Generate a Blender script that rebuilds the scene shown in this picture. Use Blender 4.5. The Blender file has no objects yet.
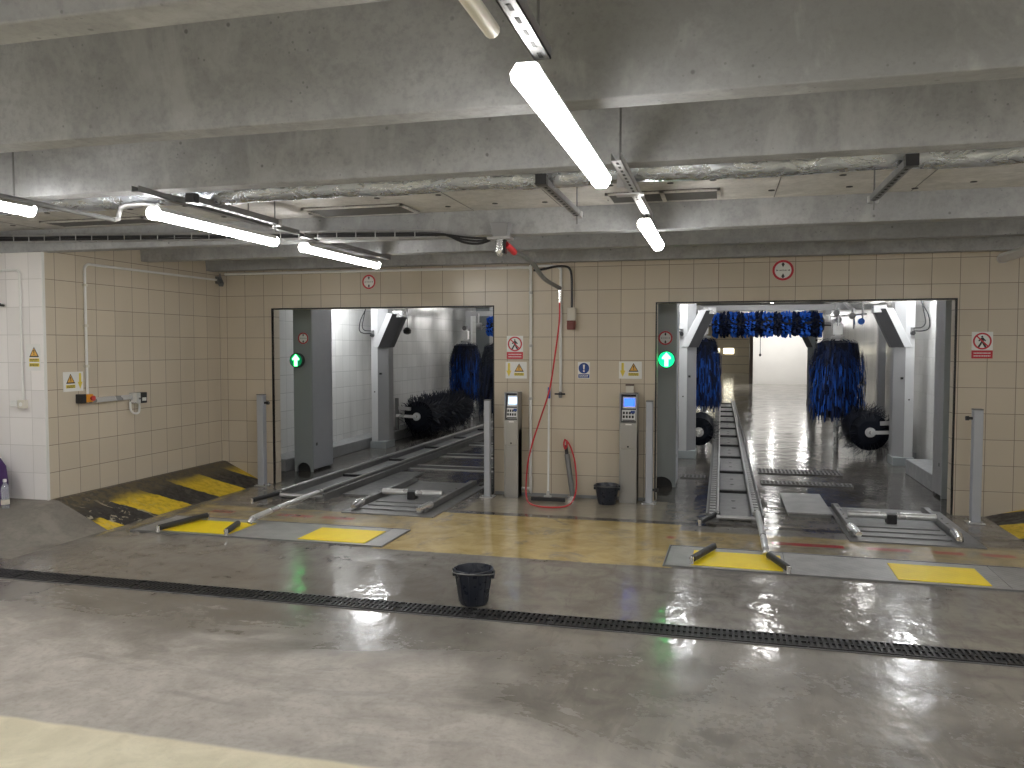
import bpy, bmesh, math, random
from mathutils import Vector, Matrix
random.seed(7)
S = bpy.context.scene
COL = S.collection
PI = math.pi
V = Vector

# ------------------------------------------------------------------ materials
class N:
    """tiny node-graph helper"""
    def __init__(s, name):
        s.m = bpy.data.materials.new(name); s.m.use_nodes = True
        s.t = s.m.node_tree; s.b = s.t.nodes['Principled BSDF']
        s._pos = None
    def node(s, typ, **kw):
        n = s.t.nodes.new(typ)
        for k, v in kw.items(): setattr(n, k, v)
        return n
    def link(s, a, b): s.t.links.new(a, b)
    def put(s, sock, v):
        if isinstance(v, (int, float)): sock.default_value = v
        elif isinstance(v, (tuple, list)):
            sock.default_value = tuple(v) if len(sock.default_value) == len(v) else tuple(v) + (1,)
        else: s.link(v, sock)
    def pos(s):
        if s._pos is None: s._pos = s.node('ShaderNodeTexCoord').outputs['Object']
        return s._pos
    def xyz(s, vec=None):
        n = s.node('ShaderNodeSeparateXYZ'); s.link(vec or s.pos(), n.inputs[0]); return n.outputs
    def comb(s, x, y, z):
        n = s.node('ShaderNodeCombineXYZ')
        for i, v in enumerate((x, y, z)): s.put(n.inputs[i], v)
        return n.outputs[0]
    def math(s, op, a, b=0.0, c=0.0, clamp=False):
        n = s.node('ShaderNodeMath', operation=op, use_clamp=clamp)
        s.put(n.inputs[0], a); s.put(n.inputs[1], b); s.put(n.inputs[2], c); return n.outputs[0]
    def noise(s, scale, detail=4, rough=.55, vec=None, dist=0.0, stretch=None):
        v = vec or s.pos()
        if stretch:
            mp = s.node('ShaderNodeMapping'); mp.inputs['Scale'].default_value = stretch
            s.link(v, mp.inputs[0]); v = mp.outputs[0]
        n = s.node('ShaderNodeTexNoise'); s.link(v, n.inputs['Vector'])
        n.inputs['Scale'].default_value = scale; n.inputs['Detail'].default_value = detail
        n.inputs['Roughness'].default_value = rough; n.inputs['Distortion'].default_value = dist
        return n.outputs['Fac']
    def ramp(s, v, a, b, lo=0.0, hi=1.0, smooth=True):
        n = s.node('ShaderNodeMapRange'); n.interpolation_type = 'SMOOTHSTEP' if smooth else 'LINEAR'
        s.put(n.inputs[0], v); s.put(n.inputs[1], a); s.put(n.inputs[2], b); s.put(n.inputs[3], lo); s.put(n.inputs[4], hi)
        return n.outputs[0]
    def mix(s, f, a, b):
        n = s.node('ShaderNodeMix', data_type='RGBA'); s.put(n.inputs[0], f); s.put(n.inputs[6], a); s.put(n.inputs[7], b)
        return n.outputs[2]
    def rect(s, x, y, x0, x1, y0, y1, soft=.03):
        m = s.ramp(x, x0 - soft, x0 + soft); m = s.math('MULTIPLY', m, s.ramp(x, x1 - soft, x1 + soft, 1, 0))
        m = s.math('MULTIPLY', m, s.ramp(y, y0 - soft, y0 + soft)); return s.math('MULTIPLY', m, s.ramp(y, y1 - soft, y1 + soft, 1, 0))
    def bump(s, h, strength=.2, dist=.01):
        n = s.node('ShaderNodeBump'); n.inputs['Strength'].default_value = strength; n.inputs['Distance'].default_value = dist
        s.link(h, n.inputs['Height']); s.link(n.outputs[0], s.b.inputs['Normal'])
    def set(s, **kw):
        for k, v in kw.items(): s.put(s.b.inputs[k.replace('_', ' ')], v)

def plain(name, col, rough=.5, metal=0.0, var=.12, scale=9, bump=0.0, spec=None, rvar=.08):
    g = N(name); n = g.noise(scale, 5)
    d = tuple(c * (1 - var) for c in col); l = tuple(min(1, c * (1 + var)) for c in col)
    g.set(Base_Color=g.mix(n, d, l), Roughness=g.ramp(g.noise(scale * 2.3, 3), .25, .75, max(.02, rough - rvar), min(1, rough + rvar)), Metallic=metal)
    if spec is not None: g.b.inputs['Specular IOR Level'].default_value = spec
    if bump: g.bump(g.noise(scale * 6, 3), bump, .003)
    return g.m

def emit(name, col, strength):
    g = N(name); g.set(Base_Color=col, Emission_Color=col, Emission_Strength=strength, Roughness=.4); return g.m

def tile(name, col, grout, axis, size=.26, ox=0.0, oz=.005, rough=.28, dirt=.2, gw=.0027):
    """square stacked tiles on a vertical wall; axis 0 = wall along X, 1 = wall along Y"""
    g = N(name); p = g.xyz()
    u = g.math('ADD', p[axis], ox); w = g.math('ADD', p[2], oz)
    def cell(a):
        f = g.math('FRACT', g.math('DIVIDE', a, size))
        d = g.math('MINIMUM', f, g.math('SUBTRACT', 1.0, f)); return g.math('MULTIPLY', d, size)
    dmin = g.math('MINIMUM', cell(u), cell(w))
    line = g.ramp(dmin, gw * .6, gw * 1.3, 1, 0)
    iu = g.math('FLOOR', g.math('DIVIDE', u, size)); iw = g.math('FLOOR', g.math('DIVIDE', w, size))
    wn = g.node('ShaderNodeTexWhiteNoise'); g.link(g.comb(iu, iw, 0), wn.inputs['Vector'])
    base = g.mix(wn.outputs['Value'], tuple(c * .95 for c in col), tuple(min(1, c * 1.04) for c in col))
    stain = g.ramp(g.noise(1.3, 5, .6, stretch=(1, 1, .35)), .42, .75, 0, dirt)
    base = g.mix(stain, base, tuple(c * .62 for c in col))
    g.set(Base_Color=g.mix(line, base, grout), Roughness=g.ramp(line, 0, 1, rough, .8))
    g.bump(g.ramp(dmin, 0, gw * 1.6), .5, .003)
    return g.m

M = {}
M['tile_x'] = tile('beige_wall_tile', (.585, .515, .41), (.20, .165, .13), 0, ox=.52 - .0025 + .04)
M['tile_y'] = tile('beige_wall_tile_side', (.585, .515, .41), (.20, .165, .13), 1, ox=.12)
M['tile_white_x'] = tile('white_painted_tile', (.86, .835, .82), (.64, .62, .60), 0, ox=.03, rough=.35, dirt=.12)
M['tile_white_y'] = tile('white_glazed_tile', (.74, .74, .72), (.36, .36, .35), 1, ox=.1, rough=.16, dirt=.55)
M['plaster_white'] = plain('white_plaster', (.78, .76, .73), .6, 0, .05, 2)
M['beige_plain'] = plain('beige_reveal', (.58, .49, .37), .4, 0, .08, 4)

def concrete(name, col, contrast=.18, pores=True):
    g = N(name)
    big = g.noise(.9, 6, .62, dist=.4, stretch=(.6, 1, 1)); mid = g.noise(9, 5, .6)
    c = g.mix(g.ramp(big, .3, .72), tuple(x * (1 - contrast) for x in col), tuple(x * (1 + contrast * .8) for x in col))
    c = g.mix(g.ramp(mid, .40, .68, 0, .55), c, tuple(x * .72 for x in col))
    c = g.mix(g.ramp(g.noise(34, 6, .7), .44, .66, 0, .38), c, tuple(x * .62 for x in col))
    c = g.mix(g.ramp(g.noise(3.2, 6, .65, dist=.5, stretch=(1, 1, .5)), .50, .66, 0, .5), c, tuple(min(1, x * 1.28) for x in col))
    if pores:
        v2 = g.node('ShaderNodeTexVoronoi'); v2.inputs['Scale'].default_value = 24; g.link(g.pos(), v2.inputs['Vector'])
        h2 = g.math('MULTIPLY', g.ramp(v2.outputs['Distance'], .08, .16, 1, 0), g.ramp(g.noise(3.1, 4), .5, .6))
        c = g.mix(g.math('MULTIPLY', h2, .6), c, tuple(x * .4 for x in col))
        v = g.node('ShaderNodeTexVoronoi'); v.inputs['Scale'].default_value = 9; g.link(g.pos(), v.inputs['Vector'])
        hole = g.ramp(v.outputs['Distance'], .05, .11, 1, 0)
        hole = g.math('MULTIPLY', hole, g.ramp(g.noise(2.2, 3), .47, .58))
        c = g.mix(g.math('MULTIPLY', hole, .75), c, tuple(x * .35 for x in col))
    g.set(Base_Color=c, Roughness=.78); g.bump(g.noise(30, 5, .6), .25, .004)
    return g.m
M['concrete'] = concrete('cast_concrete', (.375, .38, .385), .24)
M['deck'] = concrete('concrete_deck', (.38, .38, .38), .12)
M['panel'] = concrete('insulating_board', (.56, .545, .515), .08, False)

def floor_material():
    g = N('wet_concrete_floor'); p = g.xyz(); x, y = p[0], p[1]
    n1 = g.noise(.95, 8, .68, dist=.9, stretch=(.55, 1.35, 1)); n2 = g.noise(4.5, 6, .62, dist=.6); n3 = g.noise(28, 4, .6)
    wob = g.math('MULTIPLY', g.math('SUBTRACT', n2, .5), .22)
    yw = g.math('ADD', y, wob)
    fine = g.math('MULTIPLY', g.math('SUBTRACT', n2, .5), .05); yf = g.math('ADD', y, fine); xf = g.math('ADD', x, fine)
    # wetness
    lim = g.math('ADD', 3.72, g.math('MULTIPLY', g.math('SUBTRACT', n1, .5), 2.9))
    wet = g.ramp(g.math('SUBTRACT', g.math('ADD', y, g.math('MULTIPLY', g.math('ADD', x, 1.3), g.ramp(x, -1.8, -1.0, .12, .75))), lim), -.22, .5)
    wet2 = g.math('MULTIPLY', g.ramp(g.noise(2.4, 6, .68, dist=1.2, stretch=(.35, 1.3, 1)), .54, .66), g.ramp(y, 2.6, 3.6)) 
    wet = g.math('MAXIMUM', wet, g.math('MULTIPLY', wet2, .55))
    dry_c = g.mix(g.ramp(n2, .3, .7), (.33, .302, .268), (.45, .418, .375))
    dry_c = g.mix(g.ramp(n3, .45, .75, 0, .45), dry_c, (.24, .215, .19))
    wet_c = g.mix(g.ramp(n2, .3, .72), (.145, .134, .118), (.25, .233, .206))
    wet_c = g.mix(g.ramp(g.noise(1.7, 5, .6, stretch=(.5, 1.2, 1)), .45, .62, 0, .6), wet_c, (.29, .27, .238))
    wet_c = g.mix(g.ramp(g.noise(7, 7, .72, dist=1.0, stretch=(1.5, .55, 1)), .48, .70, 0, .5), wet_c, (.105, .095, .082))
    wet_c = g.mix(g.math('MULTIPLY', g.ramp(g.noise(2.6, 7, .7, dist=.9, stretch=(1.6, .45, 1)), .52, .66, 0, .65), g.math('MULTIPLY', g.ramp(y, 4.6, 3.6), g.ramp(x, -1.6, -.4))), wet_c, (.38, .35, .305))
    wet_c = g.mix(g.math('MULTIPLY', g.ramp(x, -1.0, -2.2), g.ramp(y, 6.2, 5.2, 0, .55)), wet_c, (.135, .118, .098))
    c = g.mix(wet, dry_c, wet_c)
    # pale painted strip in front
    pale = g.math('MULTIPLY', g.ramp(yf, 2.95, 2.985, 1, 0), g.ramp(n3, .35, .45, .9, 1))
    c = g.mix(pale, c, g.mix(g.ramp(n2, .3, .7), (.60, .55, .40), (.72, .665, .50)))
    wet = g.math('MULTIPLY', wet, g.ramp(yf, 2.93, 2.99, 0, 1))
    # ochre paint in front of the openings
    och = g.math('MAXIMUM', g.rect(xf, yf, -2.85, -.36, 6.29, 7.86, .02), g.math('MULTIPLY', g.rect(xf, yw, -5.35, 3.4, 6.9, 7.62, .05), g.ramp(n1, .35, .6, .25, .8)))
    wear = g.ramp(g.noise(3.1, 6, .7, dist=.7), .52, .68, 1, .35)
    och = g.math('MULTIPLY', och, wear)
    c = g.mix(och, c, g.mix(g.ramp(n2, .3, .7), (.42, .305, .115), (.60, .465, .21)))
    # pale screed between the terminals
    scr = g.rect(xf, yf, -2.6, -.55, 7.99, 9.0, .04)
    c = g.mix(g.math('MULTIPLY', scr, .85), c, g.mix(n2, (.30, .265, .20), (.42, .375, .29)))
    joint = g.rect(x, yf, -2.7, 3.3, 7.87, 7.98, .015)
    c = g.mix(g.math('MULTIPLY', joint, .75), c, (.06, .05, .04))
    # red stripe, worn away in places
    red = g.math('MULTIPLY', g.rect(xf, yf, .44, 1.03, 7.27, 7.37, .008), 1.0)
    for a, b in ((1.2, 1.55), (1.72, 1.95), (2.08, 2.33), (-5.1, -4.85), (-4.35, -3.95), (-3.85, -3.5), (-.45, -.38)):
        red = g.math('MAXIMUM', red, g.math('MULTIPLY', g.rect(xf, yf, a, b, 7.27, 7.37, .03), .75))
    c = g.mix(g.math('MULTIPLY', red, g.ramp(n2, .3, .5, .6, 1)), c, (.42, .05, .045))
    # darker worn screed inside the wash bays
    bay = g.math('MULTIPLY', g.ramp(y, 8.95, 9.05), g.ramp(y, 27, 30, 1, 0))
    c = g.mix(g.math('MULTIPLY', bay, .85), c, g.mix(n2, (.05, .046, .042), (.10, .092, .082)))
    r_wet = g.math('ADD', g.ramp(g.noise(1.9, 6, .66, dist=.6), .35, .68, .045, .17), g.math('ADD', g.ramp(n3, .3, .75, 0, .06), g.ramp(y, 5.0, 4.2, 0, .13)))
    r = g.node('ShaderNodeMix', data_type='FLOAT'); g.link(wet, r.inputs[0]); r.inputs[2].default_value = .62; g.link(r_wet, r.inputs[3])
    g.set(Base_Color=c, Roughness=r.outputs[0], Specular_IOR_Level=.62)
    h = g.math('ADD', g.math('MULTIPLY', g.noise(6.5, 3, .5, stretch=(1, .7, 1)), .8), g.math('MULTIPLY', n3, g.ramp(wet, 0, 1, .35, .03)))
    g.bump(h, .13, .06)
    return g.m
M['floor'] = floor_material()

def ramp_paint():
    g = N('black_yellow_ramp_paint'); p = g.xyz(); x, y, z = p
    n = g.noise(5, 6, .65, dist=.6); n2 = g.noise(16, 5, .6, dist=.5)
    yy = g.math('ADD', g.math('ADD', y, g.math('MULTIPLY', z, 1.5)), g.math('MULTIPLY', g.math('SUBTRACT', n, .5), .12))
    ph = g.math('FRACT', g.math('DIVIDE', g.math('SUBTRACT', yy, 7.0), 1.03))
    yel = g.math('MULTIPLY', g.ramp(ph, 0, .012), g.ramp(ph, .53, .545, 1, 0))
    ztop = g.math('ADD', z, g.math('MULTIPLY', g.math('SUBTRACT', n, .5), .10))
    yel = g.math('MULTIPLY', yel, g.ramp(g.math('ADD', ztop, g.ramp(y, 6.9, 6.4, 0, .13)), .185, .225, 1, 0))
    c = g.mix(yel, (.035, .033, .034), g.mix(g.ramp(n2, .4, .7), (.78, .55, .02), (.55, .38, .04)))
    worn = g.math('MULTIPLY', g.ramp(g.noise(7, 6, .6, dist=1.4), .56, .60), g.ramp(yel, 0, 1, .9, .3))
    worn = g.math('MULTIPLY', worn, g.ramp(y, 7.4, 6.9, .12, 1))
    c = g.mix(worn, c, (.46, .42, .32))
    grime = g.math('MULTIPLY', g.ramp(ztop, .13, .21), .8); c = g.mix(grime, c, g.mix(g.ramp(n2, .4, .6), (.05, .042, .034), (.17, .14, .085)))
    g.set(Base_Color=c, Roughness=g.ramp(n2, .3, .7, .3, .6)); g.bump(n2, .2, .01); return g.m
M['ramp_paint'] = ramp_paint()
M['ramp_concrete'] = concrete('worn_ramp_concrete', (.225, .205, .178), .2, False)

M['galv'] = plain('galvanised_steel', (.50, .50, .50), .38, .5, .10, 5, rvar=.04)
M['galv_dark'] = plain('dull_steel', (.21, .21, .21), .42, .4, .15, 6, rvar=.05)
M['alu'] = plain('brushed_aluminium', (.70, .70, .70), .28, .6, .04, 2, rvar=.03)
M['chrome'] = plain('polished_steel', (.80, .80, .80), .20, .85, .03, 2, rvar=.02)
def stainless():
    g = N('brushed_stainless'); n = g.noise(30, 3, .6, stretch=(3, 3, .05)); d = g.noise(2.5, 5, .6)
    g.set(Base_Color=g.mix(d, (.40, .395, .38), (.45, .445, .43)), Metallic=.7, Roughness=.34); return g.m
M['stainless'] = stainless()
M['arch_grey'] = plain('grey_coated_steel', (.31, .34, .345), .36, .1, .05, 3, rvar=.03)
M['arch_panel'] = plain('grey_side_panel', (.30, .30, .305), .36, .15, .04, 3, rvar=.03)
M['arm_shade'] = plain('shaded_arm_grey', (.105, .105, .11), .5, .1, .08, 5)  # shade of the arm's downward face, put into its colour
M['carrier'] = plain('dark_carrier_plate', (.085, .085, .085), .34, .3, .15, 5, rvar=.06)
M['arch_light'] = plain('light_coated_steel', (.56, .565, .57), .34, .15, .03, 3, rvar=.02)
M['post_grey'] = plain('grey_post_paint', (.43, .45, .49), .38, .2, .06, 6)
M['kerb'] = plain('grey_kerb_paint', (.26, .265, .27), .4, 0, .15, 6)
M['black'] = plain('black_plastic', (.022, .022, .024), .4, 0, .2, 12)
M['rubber'] = plain('black_rubber', (.028, .028, .03), .5, 0, .25, 20, .15)
M['bucket'] = plain('navy_black_plastic', (.022, .026, .038), .32, 0, .2, 10)
M['white'] = plain('white_plastic', (.78, .78, .76), .4, 0, .05, 8)
M['cream'] = plain('cream_plastic', (.66, .63, .55), .45, 0, .06, 8)
M['red'] = plain('red_rubber_hose', (.60, .035, .045), .35, 0, .12, 15)
M['redp'] = plain('red_plastic', (.55, .06, .05), .4, 0, .1, 10)
M['brownred'] = plain('dark_red_plastic', (.20, .055, .045), .45, 0, .1, 10)
M['orange'] = plain('orange_yellow_plastic', (.72, .33, .03), .4, 0, .1, 10)
M['blue'] = plain('blue_plastic', (.02, .10, .38), .4, 0, .1, 10)
M['yellow_pad'] = None
M['foil'] = None
def foil():
    g = N('wrinkled_foil'); n = g.noise(16, 6, .65, dist=.5, stretch=(.5, 1, 1))
    g.set(Base_Color=(.62, .66, .73), Metallic=1.0, Roughness=g.ramp(n, .3, .7, .20, .36)); g.bump(n, .55, .03); return g.m
M['foil'] = foil()
def chequer(name, col, col2, metal, rough):
    g = N(name); p = g.xyz()
    def dia(s):
        u = g.math('ADD', p[0], g.math('MULTIPLY', p[1], s)); w = g.math('SUBTRACT', p[1], g.math('MULTIPLY', p[0], s))
        a = g.math('ABSOLUTE', g.math('SUBTRACT', g.math('FRACT', g.math('DIVIDE', u, .045)), .5))
        b = g.math('ABSOLUTE', g.math('SUBTRACT', g.math('FRACT', g.math('DIVIDE', w, .045)), .5))
        return g.math('MULTIPLY', g.ramp(a, .36, .44, 1, 0), g.ramp(b, .10, .18, 1, 0))
    n = g.noise(6, 3, .5)
    c = g.mix(g.ramp(n, .3, .7), col, col2); c = g.mix(g.math('MULTIPLY', dia(1.0), .3), c, tuple(min(1, x * 1.4) for x in col2))
    g.set(Base_Color=c, Metallic=metal, Roughness=rough); return g.m
M['chequer'] = chequer('chequer_plate_steel', (.29, .29, .29), (.38, .38, .375), .3, .46)
M['yellow_pad'] = chequer('yellow_painted_plate', (.95, .72, .008), (.88, .65, .008), 0.0, .48)
def foam(name, a, b):
    g = N(name); n = g.noise(7, 4, .6, stretch=(1, 1, .6)); oi = g.node('ShaderNodeObjectInfo')
    att = g.node('ShaderNodeAttribute', attribute_name='shade')
    g.set(Base_Color=g.mix(att.outputs['Fac'], a, b), Roughness=.6, Specular_IOR_Level=.25); return g.m
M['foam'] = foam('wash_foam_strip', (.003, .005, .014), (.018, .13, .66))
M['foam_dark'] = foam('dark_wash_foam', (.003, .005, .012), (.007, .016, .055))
M['lamp'] = emit('lit_tube_diffuser', (1, .98, .955), 20.5)
M['lamp_bay'] = emit('lit_bay_tube', (.97, .985, 1), 55)
M['lamp_hall'] = emit('lit_hall_tube', (1, .985, .95), 55)
M['lamp_body'] = plain('lamp_housing', (.60, .60, .58), .4, 0, .05, 8)
M['lamp_off'] = plain('unlit_diffuser', (.50, .47, .45), .4, 0, .05, 8)
M['green'] = emit('green_signal', (.10, 1.0, .20), 5.5)
M['green_dim'] = emit('green_signal_dial', (.0, .20, .08), .3)
M['green_bloom'] = emit('green_signal_bloom', (.0, .62, .20), 1.1)  # bright dial stands in for the bloom round the lit arrow
M['screen'] = emit('blue_display', (.03, .12, 1.0), 1.3)
M['screen_w'] = emit('pale_display', (.55, .72, 1.0), .9)
M['sign_white'] = plain('sign_white', (.80, .80, .78), .35, 0, .03, 5)
M['sign_red'] = plain('sign_red', (.55, .035, .055), .35, 0, .08, 5)
M['sign_black'] = plain('sign_black', (.03, .03, .03), .4, 0, .1, 5)
M['sign_yellow'] = plain('sign_yellow', (.78, .62, .08), .35, 0, .08, 5)
M['sign_amber'] = plain('sign_amber', (.75, .42, .08), .35, 0, .08, 5)
M['sign_blue'] = plain('sign_blue', (.015, .055, .26), .35, 0, .08, 5)
M['vent'] = plain('vent_grey', (.12, .12, .12), .5, .3, .1, 8)
M['vent_dark'] = plain('vent_recess', (.035, .035, .035), .7, 0, .1, 8)
M['drain'] = plain('cast_iron_grate', (.035, .035, .037), .45, .4, .3, 20)
M['purple'] = plain('purple_fabric', (.055, .02, .11), .8, 0, .25, 25, .2)
M['door'] = plain('garage_door_paint', (.66, .58, .42), .5, 0, .06, 3)
M['brown'] = plain('brown_painted_pillar', (.16, .12, .10), .5, 0, .1, 3)
M['window_lit'] = emit('lit_window', (1, .93, .72), 4.0)
M['label_paper'] = plain('label_paper', (.62, .58, .50), .6, 0, .06, 6)
M['hall_floor'] = M['floor']
def bottle_mat():
    g = N('clear_plastic_bottle'); g.set(Base_Color=(.86, .90, .95), Roughness=.08, Transmission_Weight=.75, IOR=1.35); return g.m
M['clear'] = bottle_mat()

# ------------------------------------------------------------------ mesh helper
class MB:
    def __init__(s): s.bm = bmesh.new(); s.sm = []
    def verts(s, pts): return [s.bm.verts.new(p) for p in pts]
    def box(s, a, b):
        x0, y0, z0 = (min(a[i], b[i]) for i in range(3)); x1, y1, z1 = (max(a[i], b[i]) for i in range(3))
        v = s.verts([(x0, y0, z0), (x1, y0, z0), (x1, y1, z0), (x0, y1, z0), (x0, y0, z1), (x1, y0, z1), (x1, y1, z1), (x0, y1, z1)])
        for f in ((3, 2, 1, 0), (4, 5, 6, 7), (0, 1, 5, 4), (1, 2, 6, 5), (2, 3, 7, 6), (3, 0, 4, 7)): s.bm.faces.new([v[i] for i in f])
        return s
    def beam(s, p, q, w, h, up=(0, 0, 1)):
        """box along p->q, w wide, h high"""
        p, q = V(p), V(q); d = (q - p).normalized(); r = d.cross(V(up))
        if r.length < 1e-4: r = d.cross(V((1, 0, 0)))
        r.normalize(); u = r.cross(d)
        v = []
        for c in (p, q):
            for a, b in ((-1, -1), (1, -1), (1, 1), (-1, 1)): v.append(c + r * (a * w / 2) + u * (b * h / 2))
        v = s.verts(v)
        for f in ((3, 2, 1, 0), (4, 5, 6, 7), (0, 1, 5, 4), (1, 2, 6, 5), (2, 3, 7, 6), (3, 0, 4, 7)): s.bm.faces.new([v[i] for i in f])
        return s
    def loft(s, rings, cap=True, closed=True):
        R = [s.verts(r) for r in rings]; n = len(R[0])
        for a, b in zip(R, R[1:]):
            for i in range(n if closed else n - 1):
                s.bm.faces.new((a[i], a[(i + 1) % n], b[(i + 1) % n], b[i]))
        if cap: s.bm.faces.new(R[0][::-1]); s.bm.faces.new(R[-1])
        return s
    def prism(s, poly, y0, y1):
        """polygon in XZ extruded along Y"""
        return s.loft([[(x, y0, z) for x, z in poly], [(x, y1, z) for x, z in poly]])
    def prism_z(s, poly, z0, z1, dx=0.0):
        return s.loft([[(x, y, z0) for x, y in poly], [(x + dx, y, z1) for x, y in poly]])
    def prism_x(s, poly, x0, x1):
        return s.loft([[(x0, y, z) for y, z in poly], [(x1, y, z) for y, z in poly]])
    def tube(s, pts, r, n=10, cap=True):
        pts = [V(p) for p in pts]; rs = r if isinstance(r, (list, tuple)) else [r] * len(pts)
        rings = []; u = None
        for i, p in enumerate(pts):
            d = (pts[min(i + 1, len(pts) - 1)] - pts[max(i - 1, 0)]).normalized()
            if u is None:
                u = d.orthogonal().normalized()
            else:
                u = (u - d * u.dot(d)).normalized()
            w = d.cross(u)
            rings.append([p + (u * math.cos(2 * PI * k / n) + w * math.sin(2 * PI * k / n)) * rs[i] for k in range(n)])
        return s.loft(rings, cap)
    def lathe(s, prof, c=(0, 0, 0), n=28, axis='z', cap=True):
        rings = []
        for r, h in prof:
            ring = []
            for k in range(n):
                a = 2 * PI * k / n; p = (r * math.cos(a), r * math.sin(a), h)
                if axis == 'y': p = (p[0], p[2], p[1])
                elif axis == 'x': p = (p[2], p[0], p[1])
                ring.append((p[0] + c[0], p[1] + c[1], p[2] + c[2]))
            rings.append(ring)
        return s.loft(rings, cap)
    def ring(s, r0, r1, c, y0, y1, n=32):
        """flat annulus facing -Y"""
        for k in range(n):
            a, b = 2 * PI * k / n, 2 * PI * (k + 1) / n
            P = [(c[0] + r * math.cos(t), c[1] + r * math.sin(t)) for r, t in ((r0, a), (r1, a), (r1, b), (r0, b))]
            s.prism(P, y0, y1)
        return s
    def build(s, name, mat, parent=None, bevel=0.0, smooth=False, shade=None):
        bmesh.ops.recalc_face_normals(s.bm, faces=s.bm.faces[:])
        off = V(parent.location) if parent is not None and not parent.parent else V((0, 0, 0))
        if parent is not None and parent.parent: off = V(parent.parent.location)
        if off.length: bmesh.ops.translate(s.bm, verts=s.bm.verts[:], vec=-off)
        me = bpy.data.meshes.new(name); s.bm.to_mesh(me); s.bm.free()
        me.materials.append(mat)
        if shade is not None:
            at = me.attributes.new('shade', 'FLOAT', 'FACE')
            for i in range(len(me.polygons)): at.data[i].value = shade[i] if i < len(shade) else 0
        o = bpy.data.objects.new(name, me); COL.objects.link(o)
        if parent is not None: o.parent = parent
        if bevel:
            b = o.modifiers.new('bevel', 'BEVEL'); b.width = bevel; b.segments = 2; b.limit_method = 'ANGLE'; b.angle_limit = math.radians(40)
        if smooth:
            me.polygons.foreach_set('use_smooth', [True] * len(me.polygons))
            try: me.set_sharp_from_angle(angle=math.radians(42))
            except Exception: pass
        return o

def box(a, b): return MB().box(a, b)
def tag(o, label, cat, group=None):
    o['label'] = label; o['category'] = cat
    if group: o['group'] = group
    return o
def thing(name, label, cat, loc=(0, 0, 0), group=None):
    o = bpy.data.objects.new(name, None); COL.objects.link(o); o.empty_display_size = .1
    o.location = loc; return tag(o, label, cat, group)
def struct(name, mb, mat, parent=None, bevel=0.0):
    o = mb.build(name, mat, parent, bevel)
    if parent is None: o['kind'] = 'structure'
    return o
def arc(c, r, a0, a1, ax, ay, n=8):
    c = V(c); ax = V(ax); ay = V(ay)
    return [c + ax * (r * math.cos(a0 + (a1 - a0) * i / n)) + ay * (r * math.sin(a0 + (a1 - a0) * i / n)) for i in range(n + 1)]
def smoothpath(pts, n=6):
    """Catmull-Rom through points"""
    P = [V(p) for p in pts]; P = [P[0] * 2 - P[1]] + P + [P[-1] * 2 - P[-2]]; out = []
    for i in range(1, len(P) - 2):
        for k in range(n):
            t = k / n; a, b, c, d = P[i - 1], P[i], P[i + 1], P[i + 2]
            out.append(.5 * ((2 * b) + (c - a) * t + (2 * a - 5 * b + 4 * c - d) * t * t + (3 * b - a - 3 * c + d) * t ** 3))
    out.append(P[-2]); return out

# ------------------------------------------------------------------ camera
cd = bpy.data.cameras.new('camera'); cam = bpy.data.objects.new('camera', cd); COL.objects.link(cam)
cam.location = (0, 0, 1.7); cam.rotation_euler = (math.radians(90 - 2.6), 0, math.radians(14.459))
cd.sensor_width = 36; cd.lens = 811.26 / 1024 * 36; cd.clip_start = .05; cd.clip_end = 200
S.camera = cam

# ------------------------------------------------------------------ the setting
ZR = 2.63       # rib undersides
ZD = 3.12       # deck
LW = -6.11      # tiled side wall
WY = 9.0        # tiled front wall
WT = .16
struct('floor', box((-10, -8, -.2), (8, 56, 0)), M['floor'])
struct('ceiling', box((-10, -8, ZD), (8, 56, ZD + .2)), M['deck'])
b = MB(); top = ZD
LO, RO, HO = (-5.38, -2.545), (-.686, 2.27), 2.165
b.box((LW, WY, 0), (LO[0], WY + WT, top)).box((LO[1], WY, 0), (RO[0], WY + WT, top)).box((RO[1], WY, 0), (8, WY + WT, top))
b.box((LO[0], WY, HO), (LO[1], WY + WT, top)).box((RO[0], WY, HO + .012), (RO[1], WY + WT, top))
struct('wall_front', b, M['tile_x'])
struct('wall_left', box((LW - .2, 6.24 + .02, 0), (LW, WY + WT, top)), M['tile_y'])
struct('wall_corner', box((-10, 6.24, 0), (LW, 6.26, top)), M['tile_white_x'])
struct('wall_right', box((8, -8, 0), (8.2, WY + WT, top)), M['plaster_white'])
struct('wall_far_left', box((-10.2, -8, 0), (-10, 6.3, top)), M['plaster_white'])
struct('wall_back', box((-10, -8.2, 0), (8, -8, top)), M['plaster_white'])
# white corner bead and dark edges of the openings
struct('trim_1', box((LW - .004, 6.232, .2), (LW + .006, 6.26, 2.7)), M['white'])
for i, (o, h) in enumerate(((LO, HO), (RO, HO + .012))):
    b = MB(); e = .014
    b.box((o[0] - e, WY - .004, 0), (o[0], WY + .03, h + e)).box((o[1], WY - .004, 0), (o[1] + e, WY + .03, h + e)).box((o[0], WY - .004, h), (o[1], WY + .03, h + e))
    struct('trim_%d' % (i + 2), b, M['black'])
# concrete ribs of the deck, each a member of its own
for y, ZR_ in ((-1.45, ZR), (-.32, ZR), (.81, ZR), (1.94, ZR), (3.07, ZR), (4.16, ZR), (6.2, 2.582), (7.57, ZR), (8.72, ZR)):
    struct('ceiling_beam', MB().prism_x([(y, ZR_), (y + .135, ZR_), (y + .19, ZD), (y - .05, ZD)], -10, 8), M['concrete'], bevel=.006)
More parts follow.
